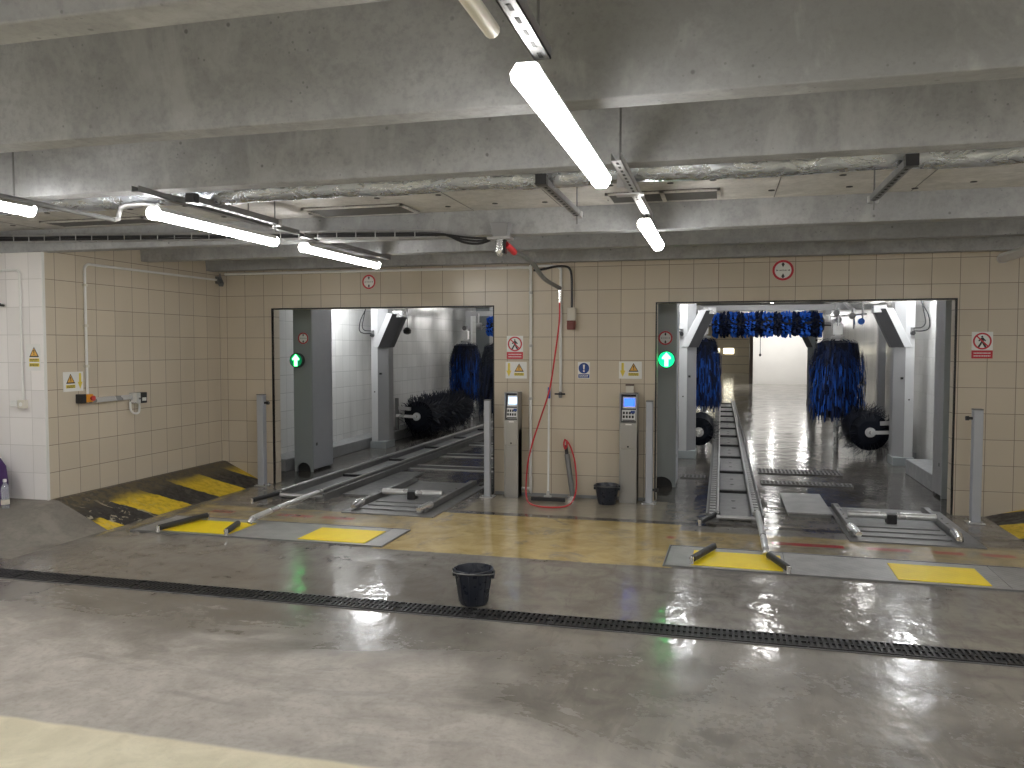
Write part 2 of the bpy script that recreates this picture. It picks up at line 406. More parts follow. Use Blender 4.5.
# lowered board ceiling between two ribs
PZ = 2.775
cp = struct('ceiling_panel', box((-10, 4.30, PZ), (8, 6.17, PZ + .04)), M['panel'])
b = MB()
for k in range(40):
    x = -8 + k * .4
    for y in (4.9, 5.4, 5.95): b.lathe([(.022, 0), (.022, -.004)], (x + random.uniform(-.08, .08), y + random.uniform(-.1, .1), PZ), 8)
b.build('fixing_hole', M['vent_dark'], cp)
b = MB()
for x in (-7.4, -6.0, -4.6, -3.75, -1.9, -1.2, .35, 1.25, 2.5, 3.75): b.box((x, 4.8, PZ - .002), (x + .006, 6.15, PZ))
b.build('board_joint', M['vent'], cp)

# painted ramp along the tiled side wall, raised concrete in front of the corner
def h_left(x, y):
    if y >= 6.26: d, w = max(0, x - LW), .60
    else:
        dx, dy = max(0, x - LW), 6.26 - y
        d, w = math.hypot(dx / .6, dy / 1.0), 1.0
    t = d / w
    t = min(1, max(0, (t - .06) / .94)); return .262 * (1 - t)
def grid(xs, ys, f):
    b = MB(); vs = [[b.bm.verts.new((x, y, f(x, y))) for x in xs] for y in ys]
    for j in range(len(ys) - 1):
        for i in range(len(xs) - 1): b.bm.faces.new((vs[j][i], vs[j][i + 1], vs[j + 1][i + 1], vs[j + 1][i]))
    bd = [e for e in b.bm.edges if len(e.link_faces) == 1]
    r = bmesh.ops.extrude_edge_only(b.bm, edges=bd)
    for v in [g for g in r['geom'] if isinstance(g, bmesh.types.BMVert)]: v.co.z = -.01
    return b
xs = [LW + .6 * i / 14 for i in range(15)]; ys = [6.30 + 2.7 * i / 30 for i in range(31)]
struct('painted_ramp', grid(xs, ys, lambda x, y: h_left(x, y) + .003), M['ramp_paint'])
xs = [-9.9 + 3.79 * i / 12 for i in range(13)] + [LW + .6 * i / 10 for i in range(1, 11)]; ys = [5.24 + 1.0 * i / 14 for i in range(15)]
o = struct('concrete_ramp', grid(xs, ys, lambda x, y: h_left(x, y) + .001), M['ramp_concrete'])
struct('ramp_edge', grid([LW + .6 * i / 10 for i in range(11)], [6.24, 6.30], lambda x, y: h_left(x, max(y, 6.26)) + .001), M['ramp_concrete'])
xs = [2.58 + 1.2 * i / 10 for i in range(11)]; ys = [7.95 + 1.05 * i / 10 for i in range(11)]
struct('painted_ramp', grid(xs, ys, lambda x, y: .003 + .26 * min(1, (x - 2.58) / 1.0)), M['ramp_paint'])

# wash bay interiors and the hall beyond
struct('wall_bay_left', box((-6.30, WY + WT, 0), (-6.10, 24, top)), M['tile_white_y'])
struct('wall_bay_middle', box((-2.25, WY + WT, 0), (-1.25, 25, top)), M['tile_white_y'])
struct('wall_bay_right', box((2.84, WY + WT, 0), (3.04, 25, top)), M['tile_white_y'])
struct('wall_hall_left', box((-10.2, 24, 0), (-10, 56, top)), M['plaster_white'])
struct('wall_hall_right', box((8, 25, 0), (8.2, 56, top)), M['plaster_white'])
struct('wall_hall_corner', box((-10, 23.8, 0), (-6.1, 24, top)), M['plaster_white'])
struct('wall_hall_end', box((-10, 55.4, 0), (8, 55.6, top)), M['door'])
struct('wall_hall_white', box((1.42, 39, 0), (8, 39.3, top)), M['plaster_white'])
struct('pillar', box((1.62, 50, 0), (2.45, 50.6, top)), M['brown'])
dr = struct('door_1', MB().box((-2.9, 55.3, 0), (1.75, 55.4, 2.75)), M['door'])
b = MB()
for z in (.55, 1.1, 1.65, 2.2): b.box((-2.9, 55.285, z), (1.75, 55.3, z + .02))
b.build('panel_seam', M['brown'], dr)
for x in (-2.6, -1.7, -.75, .16): box((x, 55.27, 1.28), (x + .62, 55.30, 1.62)).build('window_pane', M['window_lit'], dr)
# low kerb along the bay wall
struct('baseboard_bay_left', box((-6.10, 9.9, 0), (-5.74, 22, .17)), M['kerb'], bevel=.01)
struct('baseboard_bay_right', box((2.42, 10.36, 0), (2.84, 11.85, .20)), M['kerb'], bevel=.01)
struct('baseboard_bay_right', box((2.70, 13.2, 0), (2.84, 24, .12)), M['kerb'], bevel=.01)
struct('baseboard_front', MB().box((-2.52, 8.985, 0), (-.72, 8.999, .035)), M['kerb'])

# ------------------------------------------------------------------ luminaires and services at the ceiling
def luminaire(x, y0, y1, z, label, lit=True, mat=None, group='tube lamps under the deck', w=.092, name='ceiling_lamp', along='y'):
    r = thing(name, label, 'lamp', (x, (y0 + y1) / 2, z), group)
    def prof(pts, a, b, m, nm, bev=0.0):
        bb = MB()
        bb.loft([[(x + px, yy, z + pz) for px, pz in pts] for yy in (a, b)])
        return bb.build(nm, m, r, smooth=False, bevel=bev)
    k = w / 2
    prof([(-k, .028), (-k * .95, .010), (-k * .6, -.012), (0, -.019), (k * .6, -.012), (k * .95, .010), (k, .028)], y0 + .03, y1 - .03, mat or (M['lamp'] if lit else M['lamp_off']), 'diffuser')
    prof([(-k - .003, .028), (k + .003, .028), (k * .7, .06), (-k * .7, .06)], y0 + .02, y1 - .02, M['lamp_body'], 'housing', .004)
    for a, nm in ((y0, 'end_cap'), (y1 - .03, 'end_cap')):
        prof([(-k, .028), (-k * .9, .004), (-k * .5, -.018), (k * .5, -.018), (k * .9, .004), (k, .028), (k * .6, .055), (-k * .6, .055)], a, a + .03, M['lamp'] if (lit and mat is None) else M['lamp_body'], nm)
    return r
luminaire(-.545, 2.27, 3.76, 2.45, 'large lit tube lamp at the middle of the ceiling, under its perforated rail')
luminaire(-.475, 5.17, 6.28, 2.45, 'short lit tube lamp hanging near the tiled wall above the second wash opening')
luminaire(-3.36, 4.27, 5.66, 2.497, 'long lit tube lamp nearer the camera above the striped ramp side')
luminaire(-3.335, 6.07, 7.53, 2.50, 'lit tube lamp just above the round sign of the wash opening by the striped ramp')
luminaire(-4.02, 2.55, 4.03, 2.50, 'lit tube lamp cut by the picture edge beside the bent grey conduit')
luminaire(2.36, 6.6, 7.95, 2.45, 'unlit tube lamp at the ceiling edge above the red no-walking sign by the post', lit=False)
for x, y in ((-3.4, .4), (-3.4, -2.6), (-.53, -.9), (-.53, -3.6), (2.6, 1.2), (2.6, -1.9), (2.6, 4.0), (5.2, 3.0), (5.2, -.6), (-6.8, .5), (-6.8, 3.6), (-6.8, -2.8), (2.4, -5.2), (-3.4, -5.6), (5.2, 6.2)):
    luminaire(x, y, y + 1.5, 2.46, 'lit tube lamp hanging behind the viewer', group='tube lamps behind the viewer')
# bay lamps just inside the openings and further along the tunnels
for x, y, z in ((-5.5, 11.5, 2.66), (-.62, 11.5, 2.66), (2.52, 11.5, 2.66)):
    luminaire(x, y, y + .9, z, 'bright tube lamp hidden behind the lintel in front of the second arch', mat=M['lamp_bay'], group='tube lamps inside the bays')
for x, y, z in ((-4.3, 16.6, 2.72), (-4.3, 20.4, 2.8), (.75, 13.0, 3.0), (1.3, 17.5, 2.9), (1.3, 21.5, 2.9), (-2.9, 14.6, 2.7), (2.6, 15.9, 2.8)):  # the highest one is added to light the blue roof brush
    luminaire(x, y, y + 1.4, z, 'unseen tube lamp high over the wash conveyor behind the brushes', group='tube lamps inside the bays')
for x, y in ((3.2, 33), (1.2, 33.5), (3.6, 36.6), (2.2, 36.6), (.3, 36.2), (-.8, 44), (-1, 50)):  # the row just before the white wall is added to brighten it
    luminaire(x, y, y + 1.5, 2.98, 'unseen tube lamp in the far hall beyond the wash tunnel', mat=M['lamp_hall'], group='tube lamps in the far hall')

def rail(x, y0, y1, z, label, w=.06, holes=True, mat='galv', rods=(), rod_top=ZD):
    r = thing('perforated_rail', label, 'rail', (x, y0, z))
    b = MB(); t = .004
    b.box((x - w / 2, y0, z), (x + w / 2, y1, z + t)).box((x - w / 2, y0, z), (x - w / 2 + t, y1, z + .035)).box((x + w / 2 - t, y0, z), (x + w / 2, y1, z + .035))
    b.build('channel', M[mat], r)
    if holes:
        y = y0 + .04
        while y < y1 - .04: box((x - .006, y, z - .0012), (x + .006, y + .04, z)).build('slot', M['vent_dark'], r); y += .085
    for yy in rods: MB().tube([(x + w * .2, yy, z), (x + w * .2, yy, rod_top)], .005, 6).build('threaded_rod', M['galv_dark'], r)
    return r
rail(-.515, .9, 2.36, 2.54, 'perforated steel rail running to the near end of the large tube lamp', w=.05, mat='galv_dark', rods=(1.0, 2.25))
rail(-.47, 3.7, 5.42, 2.54, 'perforated steel rail between the large lamp and the short lamp', w=.05, rods=(3.78,))
rail(-3.30, 4.05, 5.9, 2.60, 'dark rail above the long lamp on the striped ramp side', w=.05, holes=False, mat='galv_dark', rods=(4.35, 5.2), rod_top=PZ)
rail(-3.28, 5.95, 7.7, 2.585, 'dark rail above the lamp by the round sign', w=.05, holes=False, mat='galv_dark', rods=(6.2,), rod_top=PZ)
def strut(x, y0, y1, z, label, skew=0.0):
    r = thing('support_bracket', label, 'bracket', (x, y0, z))
    b = MB(); b.beam((x, y0, z), (x + skew, y1, z), .042, .004); b.beam((x - .019, y0, z + .018), (x - .019 + skew, y1, z + .018), .004, .036); b.beam((x + .019, y0, z + .018), (x + .019 + skew, y1, z + .018), .004, .036)
    b.build('channel', M['galv_dark'], r)
    b = MB(); n = int((y1 - y0) / .085)
    for k in range(n):
        t = (k + .5) / n; yy = y0 + (y1 - y0) * t; b.box((x + skew * t - .008, yy - .018, z - .004), (x + skew * t + .008, yy + .018, z - .0025))
    b.build('slot_groove', M['vent_dark'], r)
    box((x - .03, y0 - .01, z - .012), (x + .03, y0 + .04, z + .045)).build('wall_plate', M['black'], r)
    box((x + skew - .03, y1 - .02, z - .012), (x + skew + .03, y1 + .02, z + .03)).build('end_plate', M['galv'], r)
    MB().tube([(x + skew, y1 - .03, z - .06), (x + skew, y1 - .03, PZ)], .005, 6).build('threaded_rod', M['galv_dark'], r)
strut(-.95, 4.31, 5.46, 2.585, 'perforated bracket holding the foil pipe beside the large lamp')
strut(.88, 4.31, 5.35, 2.585, 'perforated bracket holding the foil pipe with bare ceiling boards behind it')
strut(-3.12, 4.31, 5.3, 2.585, 'perforated bracket holding the foil pipe above the long lamp on the ramp side')
o = MB().tube([(-.585, -1.5, 2.52), (-.585, 2.06, 2.52)], .022, 12).build('cable_conduit', M['cream'], smooth=True)
tag(o, 'pale plastic conduit ending beside the near end of the large lamp', 'pipe')
# hanger plate at the lamp joint
r = thing('hanger_plate', 'bright steel hanger plate at the rail between the two centre lamps', 'bracket', (-.55, 4.5, 2.5))
MB().box((-.565, 4.49, 2.575), (-.525, 4.52, 2.79)).build('strap', M['galv'], r); MB().box((-.57, 4.47, 2.53), (-.42, 4.55, 2.538)).build('foot_plate', M['galv'], r)
# foil duct
pts = [(-9.9 + .15 * i, 4.56 + .012 * math.sin(i * 1.3), 2.684 + .006 * math.sin(i * .9 + 1)) for i in range(119)]
o = MB().tube(pts, [.077 + random.uniform(-.003, .003) for _ in pts], 18).build('foil_duct', M['foil'], smooth=True)
tag(o, 'silver foil wrapped pipe running across the ceiling behind a beam', 'pipe')
# ceiling vents
def vent(x0, x1, y0, y1, label, n=1):
    r = thing('ceiling_vent', label, 'vent', ((x0 + x1) / 2, (y0 + y1) / 2, PZ - .012), 'vents in the lowered ceiling')
    box((x0, y0, PZ - .006), (x1, y1, PZ)).build('recess', M['vent_dark'], r)
    b = MB(); e = .022; z0, z1 = PZ - .018, PZ - .002
    b.box((x0, y0, z0), (x1, y0 + e, z1)).box((x0, y1 - e, z0), (x1, y1, z1)).box((x0, y0, z0), (x0 + e, y1, z1)).box((x1 - e, y0, z0), (x1, y1, z1))
    for k in range(1, n): xx = x0 + (x1 - x0) * k / n; b.box((xx - .014, y0, z0), (xx + .014, y1, z1))
    b.build('frame', M['panel'], r)
    b = MB(); m = 9
    for k in range(m):
        yy = y0 + e + (y1 - y0 - 2 * e) * (k + .5) / m; b.beam((x0 + e, yy, PZ - .01), (x1 - e, yy, PZ - .01), .012, .004, (0, .6, 1))
    b.build('slat', M['vent'], r)
vent(-3.16, -2.33, 5.72, 6.1, 'slatted ceiling vent above the wash opening beside the striped ramp')
vent(-.80, -.02, 5.70, 6.06, 'divided slatted ceiling vent beside the short lamp and its rail', 2)
vent(-5.65, -4.62, 5.75, 6.02, 'slatted ceiling vent behind the bent grey conduit')
# small junction fitting hanging by the conduit
r = thing('ceiling_light_socket', 'small pale fitting on the ceiling under the bent conduit', 'fitting', (-5.1, 6.3, 2.72))
MB().lathe([(.03, 0), (.05, .02), (.05, .05), (.02, .08)], (-5.16, 6.3, 2.71), 14).build('cap', M['cream'], r, smooth=True)
MB().lathe([(.025, 0), (.04, .02), (.04, .05), (.02, .08)], (-5.02, 6.3, 2.71), 14).build('cap', M['cream'], r, smooth=True)
MB().tube([(-5.16, 6.33, 2.76), (-5.02, 6.33, 2.76)], .015, 8).build('bar', M['cream'], r)
# conduit with a bend next to the edge lamp
zc = 2.52
pth = [(-3.80, -1, zc), (-3.80, 4.46, zc)] 
r = thing('conduit', 'grey conduit along the edge lamp, hooking up towards the next lamp', 'pipe', (-3.80, 2, zc))
MB().tube(pth, .016, 8).build('straight_pipe', M['galv_dark'], r)
MB().tube([(-3.80, 4.46, zc), (-3.80, 4.50, zc + .01), (-3.80, 4.51, zc + .05), (-3.78, 4.51, zc + .085), (-3.74, 4.51, zc + .10), (-3.6, 4.5, zc + .10), (-3.5, 4.5, zc + .085)], .016, 8).build('bent_pipe', M['galv'], r, smooth=True)
for y in (2.9, 3.7): MB().tube([(-3.80, y, zc), (-3.80, y, ZD)], .005, 6).build('threaded_rod', M['galv_dark'], r)

# wire cable tray with black cables along the rib
r = thing('wire_cable_tray', 'wire cable tray along the concrete rib above the striped ramp', 'cable tray', (-6, 6.15, 2.64))
def tz(x): return 1.7 + (1.032 - (x / .9685 + 6.7) * .023) * .9685
b = MB()
for dz, dy in ((-.03, -.07), (-.03, -.005), (.025, -.07), (.025, -.005)):
    b.tube([(-7.4, 6.168 + dy, tz(-7.4) + dz), (-2.2, 6.168 + dy, tz(-2.25) + dz)], .004, 5)
b.build('long_wire', M['galv'], r)
b = MB(); x = -7.3
while x < -2.25:
    b.tube([(x, 6.163, tz(x) + .03), (x, 6.163, tz(x) - .03), (x, 6.098, tz(x) - .03), (x, 6.098, tz(x) + .03)], .0045, 5); x += .17
b.build('wire_mesh', M['galv'], r)
for k, (dy, rr) in enumerate(((.148, .010), (.118, .009), (.133, .008))):
    pts = [(-7.5, 6.14, tz(-7.5) - .012)] + [(-7.2 + i * .35, 6 + dy, tz(-7.2 + i * .35) - .012 + .010 * k + random.uniform(-.006, .006)) for i in range(15)] + [(-2.13, 6.0 + dy, 2.59), (-1.99, 6.15, 2.53 + .020 * k), (-1.86, 6.14, 2.51 + .022 * k), (-1.76, 6.14, 2.535 + .008 * k)]
    o = MB().tube(smoothpath(pts, 3), rr, 7).build('black_cable', M['black'], smooth=True)
    tag(o, ('thick black cable lying lowest in the wire tray', 'middle black cable lying in the wire tray', 'topmost black cable lying in the wire tray')[k] + ' and dropping to the boom box', 'cable', 'cables in the wire tray')

# ceiling boom of the pressure washer
r = thing('washer_boom', 'swivel boom on a grey plate under the beam, carrying the red hose', 'boom', (-1.74, 6.38, 2.6))
MB().prism([(-1.745, 2.665), (-1.60, 2.665), (-1.615, 2.554), (-1.727, 2.554)], 6.09, 6.198).build('mount_plate', M['arch_panel'], r, bevel=.004)
box((-1.766, 6.07, 2.535), (-1.583, 6.19, 2.554)).build('flange', M['galv'], r)
MB().lathe([(.033, 2.45), (.033, 2.535)], (-1.675, 6.12, 0), 18).build('swivel_body', M['chrome'], r, smooth=True)
MB().lathe([(.012, 2.405), (.026, 2.42), (.03, 2.45)], (-1.675, 6.12, 0), 18).build('swivel_nut', M['chrome'], r, smooth=True)
box((-1.642, 6.10, 2.425), (-1.628, 6.15, 2.532)).build('clamp', M['black'], r)
def bp(px, py):  # boom tip swings towards the wall
    return (px, py)
A = V((-1.685, 6.36, 2.475)); B = V((-1.655, 6.9, 2.455)); C = V((-1.645, 7.25, 2.40)); D = V((-1.655, 7.85, 2.385)); E2 = V((-1.58, 7.95, 2.305))
M1 = V((-1.6, 6.9, 2.43))
MB().tube(smoothpath([(-1.63, 6.13, 2.495), (-1.615, 6.2, 2.478), (-1.60, 6.28, 2.45)], 5), [.026] * 11, 10).build('red_sleeve', M['red'], r, smooth=True)
bo = smoothpath([(-1.605, 6.26, 2.46), (-1.57, 6.5, 2.44), (-1.56, 6.8, 2.405), (-1.585, 7.15, 2.36), (-1.62, 7.6, 2.335), (-1.60, 8.15, 2.30)], 6)
MB().tube(bo, .021, 10).build('boom_arm', M['galv_dark'], r, smooth=True)
MB().tube([(-1.60, 8.15, 2.31), (-1.60, 8.15, 2.155)], .011, 8).build('hose_fitting', M['chrome'], r, smooth=True)
hp = [(-1.60, 8.15, 2.17), (-1.615, 8.2, 1.95), (-1.68, 8.3, 1.6), (-1.76, 8.42, 1.25), (-1.88, 8.55, .95), (-2.0, 8.68, .66), (-2.07, 8.74, .42), (-2.09, 8.74, .2), (-2.08, 8.70, .06), (-2.0, 8.5, .014), (-1.85, 8.33, .014), (-1.68, 8.32, .014), (-1.57, 8.45, .014), (-1.53, 8.62, .06), (-1.52, 8.72, .2), (-1.55, 8.8, .42), (-1.60, 8.86, .56), (-1.64, 8.89, .63), (-1.67, 8.9, .66)]
o = MB().tube(smoothpath(hp, 6), .0085, 8).build('pressure_hose', M['red'], smooth=True)
tag(o, 'thin red pressure hose hanging from the boom and looping over the floor', 'hose')
r = thing('washer_lance', 'pressure washer lance leaning on the wall with a red grip', 'lance', (-1.55, 8.8, 0))
MB().tube([(-1.665, 8.93, .50), (-1.585, 8.87, .02)], .030, 10).build('lance_sleeve', M['galv_dark'], r, smooth=True)
MB().tube([(-1.68, 8.94, .60), (-1.665, 8.93, .49)], .020, 10).build('grip', M['black'], r, smooth=True)
MB().tube(smoothpath([(-1.685, 8.93, .67), (-1.70, 8.92, .62), (-1.685, 8.92, .56), (-1.665, 8.925, .60), (-1.67, 8.93, .66)], 5), .010, 8).build('hand_loop', M['red'], r, smooth=True)
box((-1.64, 8.82, .0), (-1.56, 8.90, .045)).build('nozzle_holder', M['chrome'], r, bevel=.005)

# wall pipes and cable
r = thing('wall_conduit', 'light conduit running down the tiled wall behind the red hose', 'pipe', (-2.1, 8.975, .1))
MB().tube(smoothpath([(-6.02, 8.975, 2.61), (-4.0, 8.975, 2.607), (-2.5, 8.975, 2.602), (-2.17, 8.975, 2.60), (-2.11, 8.975, 2.585), (-2.095, 8.975, 2.52), (-2.095, 8.975, 1.3), (-2.095, 8.975, .14), (-2.105, 8.975, .095), (-2.15, 8.975, .085), (-2.2, 8.975, .085)], 5), .016, 8).build('pipe', M['white'], r, smooth=True)
b = MB()
for z in (.5, 1.1, 1.7, 2.3): b.box((-2.113, 8.955, z), (-2.077, 9.0, z + .03))
b.build('clip', M['galv'], r)
r = thing('water_pipe', 'light pipe down the wall ending in a dark tap beside the mop handle', 'pipe', (-1.75, 8.975, 1.2))
MB().tube(smoothpath([(-2.05, 8.975, 2.612), (-1.9, 8.975, 2.612), (-1.81, 8.975, 2.605), (-1.76, 8.975, 2.58), (-1.75, 8.975, 2.52), (-1.75, 8.975, 1.9), (-1.75, 8.975, 1.2)], 5), .015, 8).build('pipe', M['white'], r, smooth=True)
MB().lathe([(.018, 0), (.022, .03), (.022, .055), (.012, .07)], (-1.75, 8.965, 1.13), 12).build('tap_body', M['galv_dark'], r, smooth=True)
b = MB(); b.tube([(-1.81, 8.94, 1.175), (-1.69, 8.94, 1.175)], .009, 8); b.tube([(-1.75, 8.99, 1.175), (-1.75, 8.93, 1.175)], .011, 8)
b.build('tap_handle', M['black'], r)
o = MB().tube(smoothpath([(-2.06, 8.965, 2.565), (-1.95, 8.965, 2.575), (-1.82, 8.96, 2.60), (-1.70, 8.96, 2.60), (-1.645, 8.96, 2.57), (-1.625, 8.96, 2.48), (-1.62, 8.96, 2.3), (-1.62, 8.955, 2.13)], 6), .013, 8).build('power_cable', M['black'], smooth=True)
tag(o, 'black power cable bending down the wall to the red socket', 'cable')
r = thing('industrial_socket', 'grey and dark red industrial power socket on the tiled wall', 'socket', (-1.62, 8.95, 1.95))
box((-1.665, 8.91, 1.985), (-1.575, 9.0, 2.14)).build('housing', M['cream'], r, bevel=.01)
MB().lathe([(.046, 0), (.05, .05), (.05, .1)], (-1.62, 8.92, 1.895), 20).build('socket_cap', M['brownred'], r, smooth=True)
box((-1.66, 8.862, 1.90), (-1.58, 8.875, 1.975)).build('cap_lid', M['brownred'], r, bevel=.005)

# ------------------------------------------------------------------ wall signs
def place(r, loc, rz): r.location = loc; r.rotation_euler = (0, 0, rz)
def sbox(x0, z0, x1, z1, y0, y1): return MB().box((x0, y0, z0), (x1, y1, z1))
def man(b, c, s, y0, y1):
    cx, cz = c
    def q(pts): b.prism([(cx + x * s, cz + z * s) for x, z in pts], y0, y1)
    b.prism([(cx - .02 * s + .13 * s * math.cos(a * PI / 6), cz + .72 * s + .13 * s * math.sin(a * PI / 6)) for a in range(12)], y0, y1)
    q([(-.22, .55), (.16, .60), (.20, .0), (-.16, -.04)])            # torso
    q([(-.14, .58), (-.52, .18), (-.38, .04), (-.06, .30)])          # arm
    q([(.10, .60), (.50, .16), (.36, .04), (.06, .30)])
    q([(-.16, .04), (.10, .02), (-.14, -.44), (-.42, -.90), (-.64, -.76), (-.36, -.34)])   # leg
    q([(-.06, .02), (.20, .02), (.36, -.36), (.60, -.82), (.36, -.90), (.08, -.40)])
def textbars(b, x0, x1, zs, h, y0, y1, seed=1):
    rr = random.Random(seed)
    for z in zs:
        x = x0
        while x < x1 - .006:
            w = rr.uniform(.006, .016); b.box((x, y0, z), (min(x + w, x1), y1, z + h)); x += w + .004
def no_walk(loc, rz, label):
    r = thing('no_walking_sign', label, 'sign', group='no walking signs')
    W, H = .19, .265
    sbox(-W / 2, -H / 2, W / 2, H / 2, -.004, 0).build('sign_plate', M['sign_white'], r)
    MB().ring(.068, .084, (0, .040), -.0056, -.004).build('red_ring', M['sign_red'], r)
    b = MB(); man(b, (0, .034), .070, -.0050, -.004); b.build('walker_pictogram', M['sign_black'], r)
    b = MB(); b.beam((-.052, -.0056, .092), (.052, -.0056, -.012), .0012, .013, (1, 0, 1)); b.build('red_bar', M['sign_red'], r)
    sbox(-W / 2, -H / 2, W / 2, -.052, -.0052, -.004).build('text_band', M['sign_red'], r)
    b = MB(); textbars(b, -.075, .075, (-.084, -.112), .010, -.0060, -.0052, 3); b.build('lettering', M['sign_white'], r)
    place(r, loc, rz); return r
def tri(b, c, s, y0, y1): b.prism([(c[0] - s * .5, c[1] - s * .433), (c[0] + s * .5, c[1] - s * .433), (c[0], c[1] + s * .433)], y0, y1)
def caution(loc, rz, label, W, H, arrow=0, k=1.0, tc=(0, 0), bars=2):
    r = thing('warning_sign', label, 'sign', group='yellow warning signs')
    sbox(-W / 2, -H / 2, W / 2, H / 2, -.004, 0).build('sign_plate', M['sign_white'], r)
    s = .105 * k; cx, cz = tc
    b = MB(); tri(b, (cx, cz), s, -.0050, -.004); b.build('triangle_border', M['sign_black'], r)
    b = MB(); tri(b, (cx, cz - s * .01), s * .74, -.0058, -.0050); b.build('triangle', M['sign_amber'], r)
    b = MB(); b.prism([(cx - s * .055, cz + s * .17), (cx + s * .055, cz + s * .17), (cx + s * .025, cz - s * .12), (cx - s * .025, cz - s * .12)], -.0066, -.0058)
    b.box((cx - s * .04, -.0066, cz - s * .24), (cx + s * .04, -.0058, cz - s * .16)); b.build('exclamation_mark', M['sign_black'], r)
    zt = cz - s * .55; hb = .030 * k
    for i in range(bars):
        z1 = zt - i * (hb + .012 * k)
        sbox(cx - s * .52, z1 - hb, cx + s * .52, z1, -.0050, -.004).build('text_band', M['sign_yellow'], r)
        bb = MB(); textbars(bb, cx - s * .44, cx + s * .44, (z1 - hb * .45, z1 - hb * .88), hb * .25, -.0056, -.0050, 5 + i); bb.build('lettering', M['sign_black'], r)
    if arrow:
        ax = arrow
        MB().prism([(ax - .013, .08), (ax + .013, .08), (ax + .013, -.005), (ax + .03, -.005), (ax, -.075), (ax - .03, -.005), (ax - .013, -.005)], -.0050, -.004).build('yellow_arrow', M['sign_yellow'], r)
    place(r, loc, rz); return r
def limit_sign(loc, rz, label, R):
    r = thing('size_limit_sign', label, 'sign', group='round size limit signs')
    MB().lathe([(R, 0), (R, -.004)], (0, 0, 0), 36, 'y').build('sign_plate', M['sign_white'], r)
    MB().ring(R * .78, R * .995, (0, 0), -.0062, -.004).build('red_ring', M['sign_red'], r)
    b = MB(); k = R * .17
    b.prism([(-k, R * .62), (k, R * .62), (0, R * .30)], -.0052, -.004).prism([(-k, -R * .62), (k, -R * .62), (0, -R * .30)], -.0052, -.004)
    b.box((-.08 * R, -.0052, R * .55), (.08 * R, -.004, R * .74)).box((-.08 * R, -.0052, -R * .74), (.08 * R, -.004, -R * .55))
    b.build('height_arrow', M['sign_black'], r)
    b = MB(); b.prism([(-R * .62, .09 * R), (-R * .62, -.09 * R), (-R * .40, 0)], -.0052, -.004).prism([(R * .62, .09 * R), (R * .62, -.09 * R), (R * .40, 0)], -.0052, -.004)
    b.box((-R * .34, -.0052, -.035 * R), (-R * .10, -.004, .035 * R)).box((R * .10, -.0052, -.035 * R), (R * .34, -.004, .035 * R)).box((-.04 * R, -.0052, -.07 * R), (.04 * R, -.004, .07 * R))
    b.build('width_marks', M['galv_dark'], r)
    place(r, loc, rz); return r
yw = WY - .001
no_walk((-2.285, yw, 1.697), 0, 'red and white no walking sign on the tiled wall above a warning sign')
no_walk((2.513, yw, 1.72), 0, 'red and white no walking sign on the tiled wall above a grey post')
caution((-2.271, yw, 1.437), 0, 'wide warning sign with a yellow down arrow, under the no walking sign', .25, .19, -.085, 1.05, (.035, .030), 1)
caution((-.970, yw, 1.447), 0, 'wide warning sign with a yellow down arrow, above the terminal with the blue screen', .25, .19, -.085, 1.05, (.035, .030), 1)
caution((LW + .001, 6.575, 1.365), PI / 2, 'warning sign with a yellow arrow, beside the white pipe above the emergency switch', .25, .19, .085, 1.05, (-.035, .030), 1)
caution((-6.235, 6.239, 1.605), 0, 'tall warning sign with two yellow text bands on the white corner wall', .16, .25, 0, 1.05, (.012, .05), 2)
r = thing('mandatory_sign', 'blue and white sign with a round exclamation mark on the tiled wall', 'sign')
sbox(-.068, -.092, .068, .092, -.004, 0).build('sign_plate', M['sign_white'], r)
MB().lathe([(.060, -.004), (.060, -.005)], (0, 0, .022), 30, 'y').build('blue_disc', M['sign_blue'], r)
sbox(-.062, -.086, .062, -.045, -.005, -.004).build('text_band', M['sign_blue'], r)
b = MB(); b.prism([(-.012, .062), (.012, .062), (.006, .008), (-.006, .008)], -.0058, -.005); b.prism([(.011 * math.cos(a * PI / 5), -.010 + .011 * math.sin(a * PI / 5)) for a in range(10)], -.0058, -.005)
b.build('exclamation_mark', M['sign_white'], r)
b = MB(); textbars(b, -.05, .05, (-.062, -.078), .008, -.0058, -.005, 9); b.build('lettering', M['sign_white'], r)
place(r, (-1.488, yw, 1.442), 0)
limit_sign((-4.084, yw, 2.478), 0, 'round red ringed size limit sign above the wash opening by the striped ramp', .086)
limit_sign((.617, yw, 2.506), 0, 'round red ringed size limit sign above the wash opening with the far garage door', .108)

# ------------------------------------------------------------------ devices on the side walls
r = thing('emergency_switch', 'yellow and black emergency switch with a red button on the side wall', 'switch', (LW, 6.7, 1.19))
box((LW, 6.665, 1.155), (LW + .07, 6.76, 1.235)).build('switch_box', M['orange'], r, bevel=.006)
box((LW, 6.60, 1.15), (LW + .075, 6.662, 1.24)).build('side_box', M['black'], r, bevel=.006)
MB().lathe([(.012, .07), (.012, .085), (.026, .088), (.026, .105), (.015, .112)], (LW, 6.725, 1.195), 16, 'x').build('red_button', M['redp'], r, smooth=True)
r = thing('swing_arm', 'steel arm with a black reader box and a white cable loop on the side wall', 'arm', (LW, 7.1, 1.17))
box((LW, 6.77, 1.145), (LW + .045, 7.36, 1.195)).build('arm_bar', M['alu'], r, bevel=.004)
box((LW + .001, 7.34, 1.10), (LW + .10, 7.40, 1.215)).build('head_plate', M['alu'], r, bevel=.004)
box((LW + .01, 7.40, 1.10), (LW + .10, 7.50, 1.215)).build('reader_box', M['black'], r, bevel=.006)
box((LW + .10, 7.42, 1.125), (LW + .105, 7.48, 1.16)).build('lens', M['white'], r)
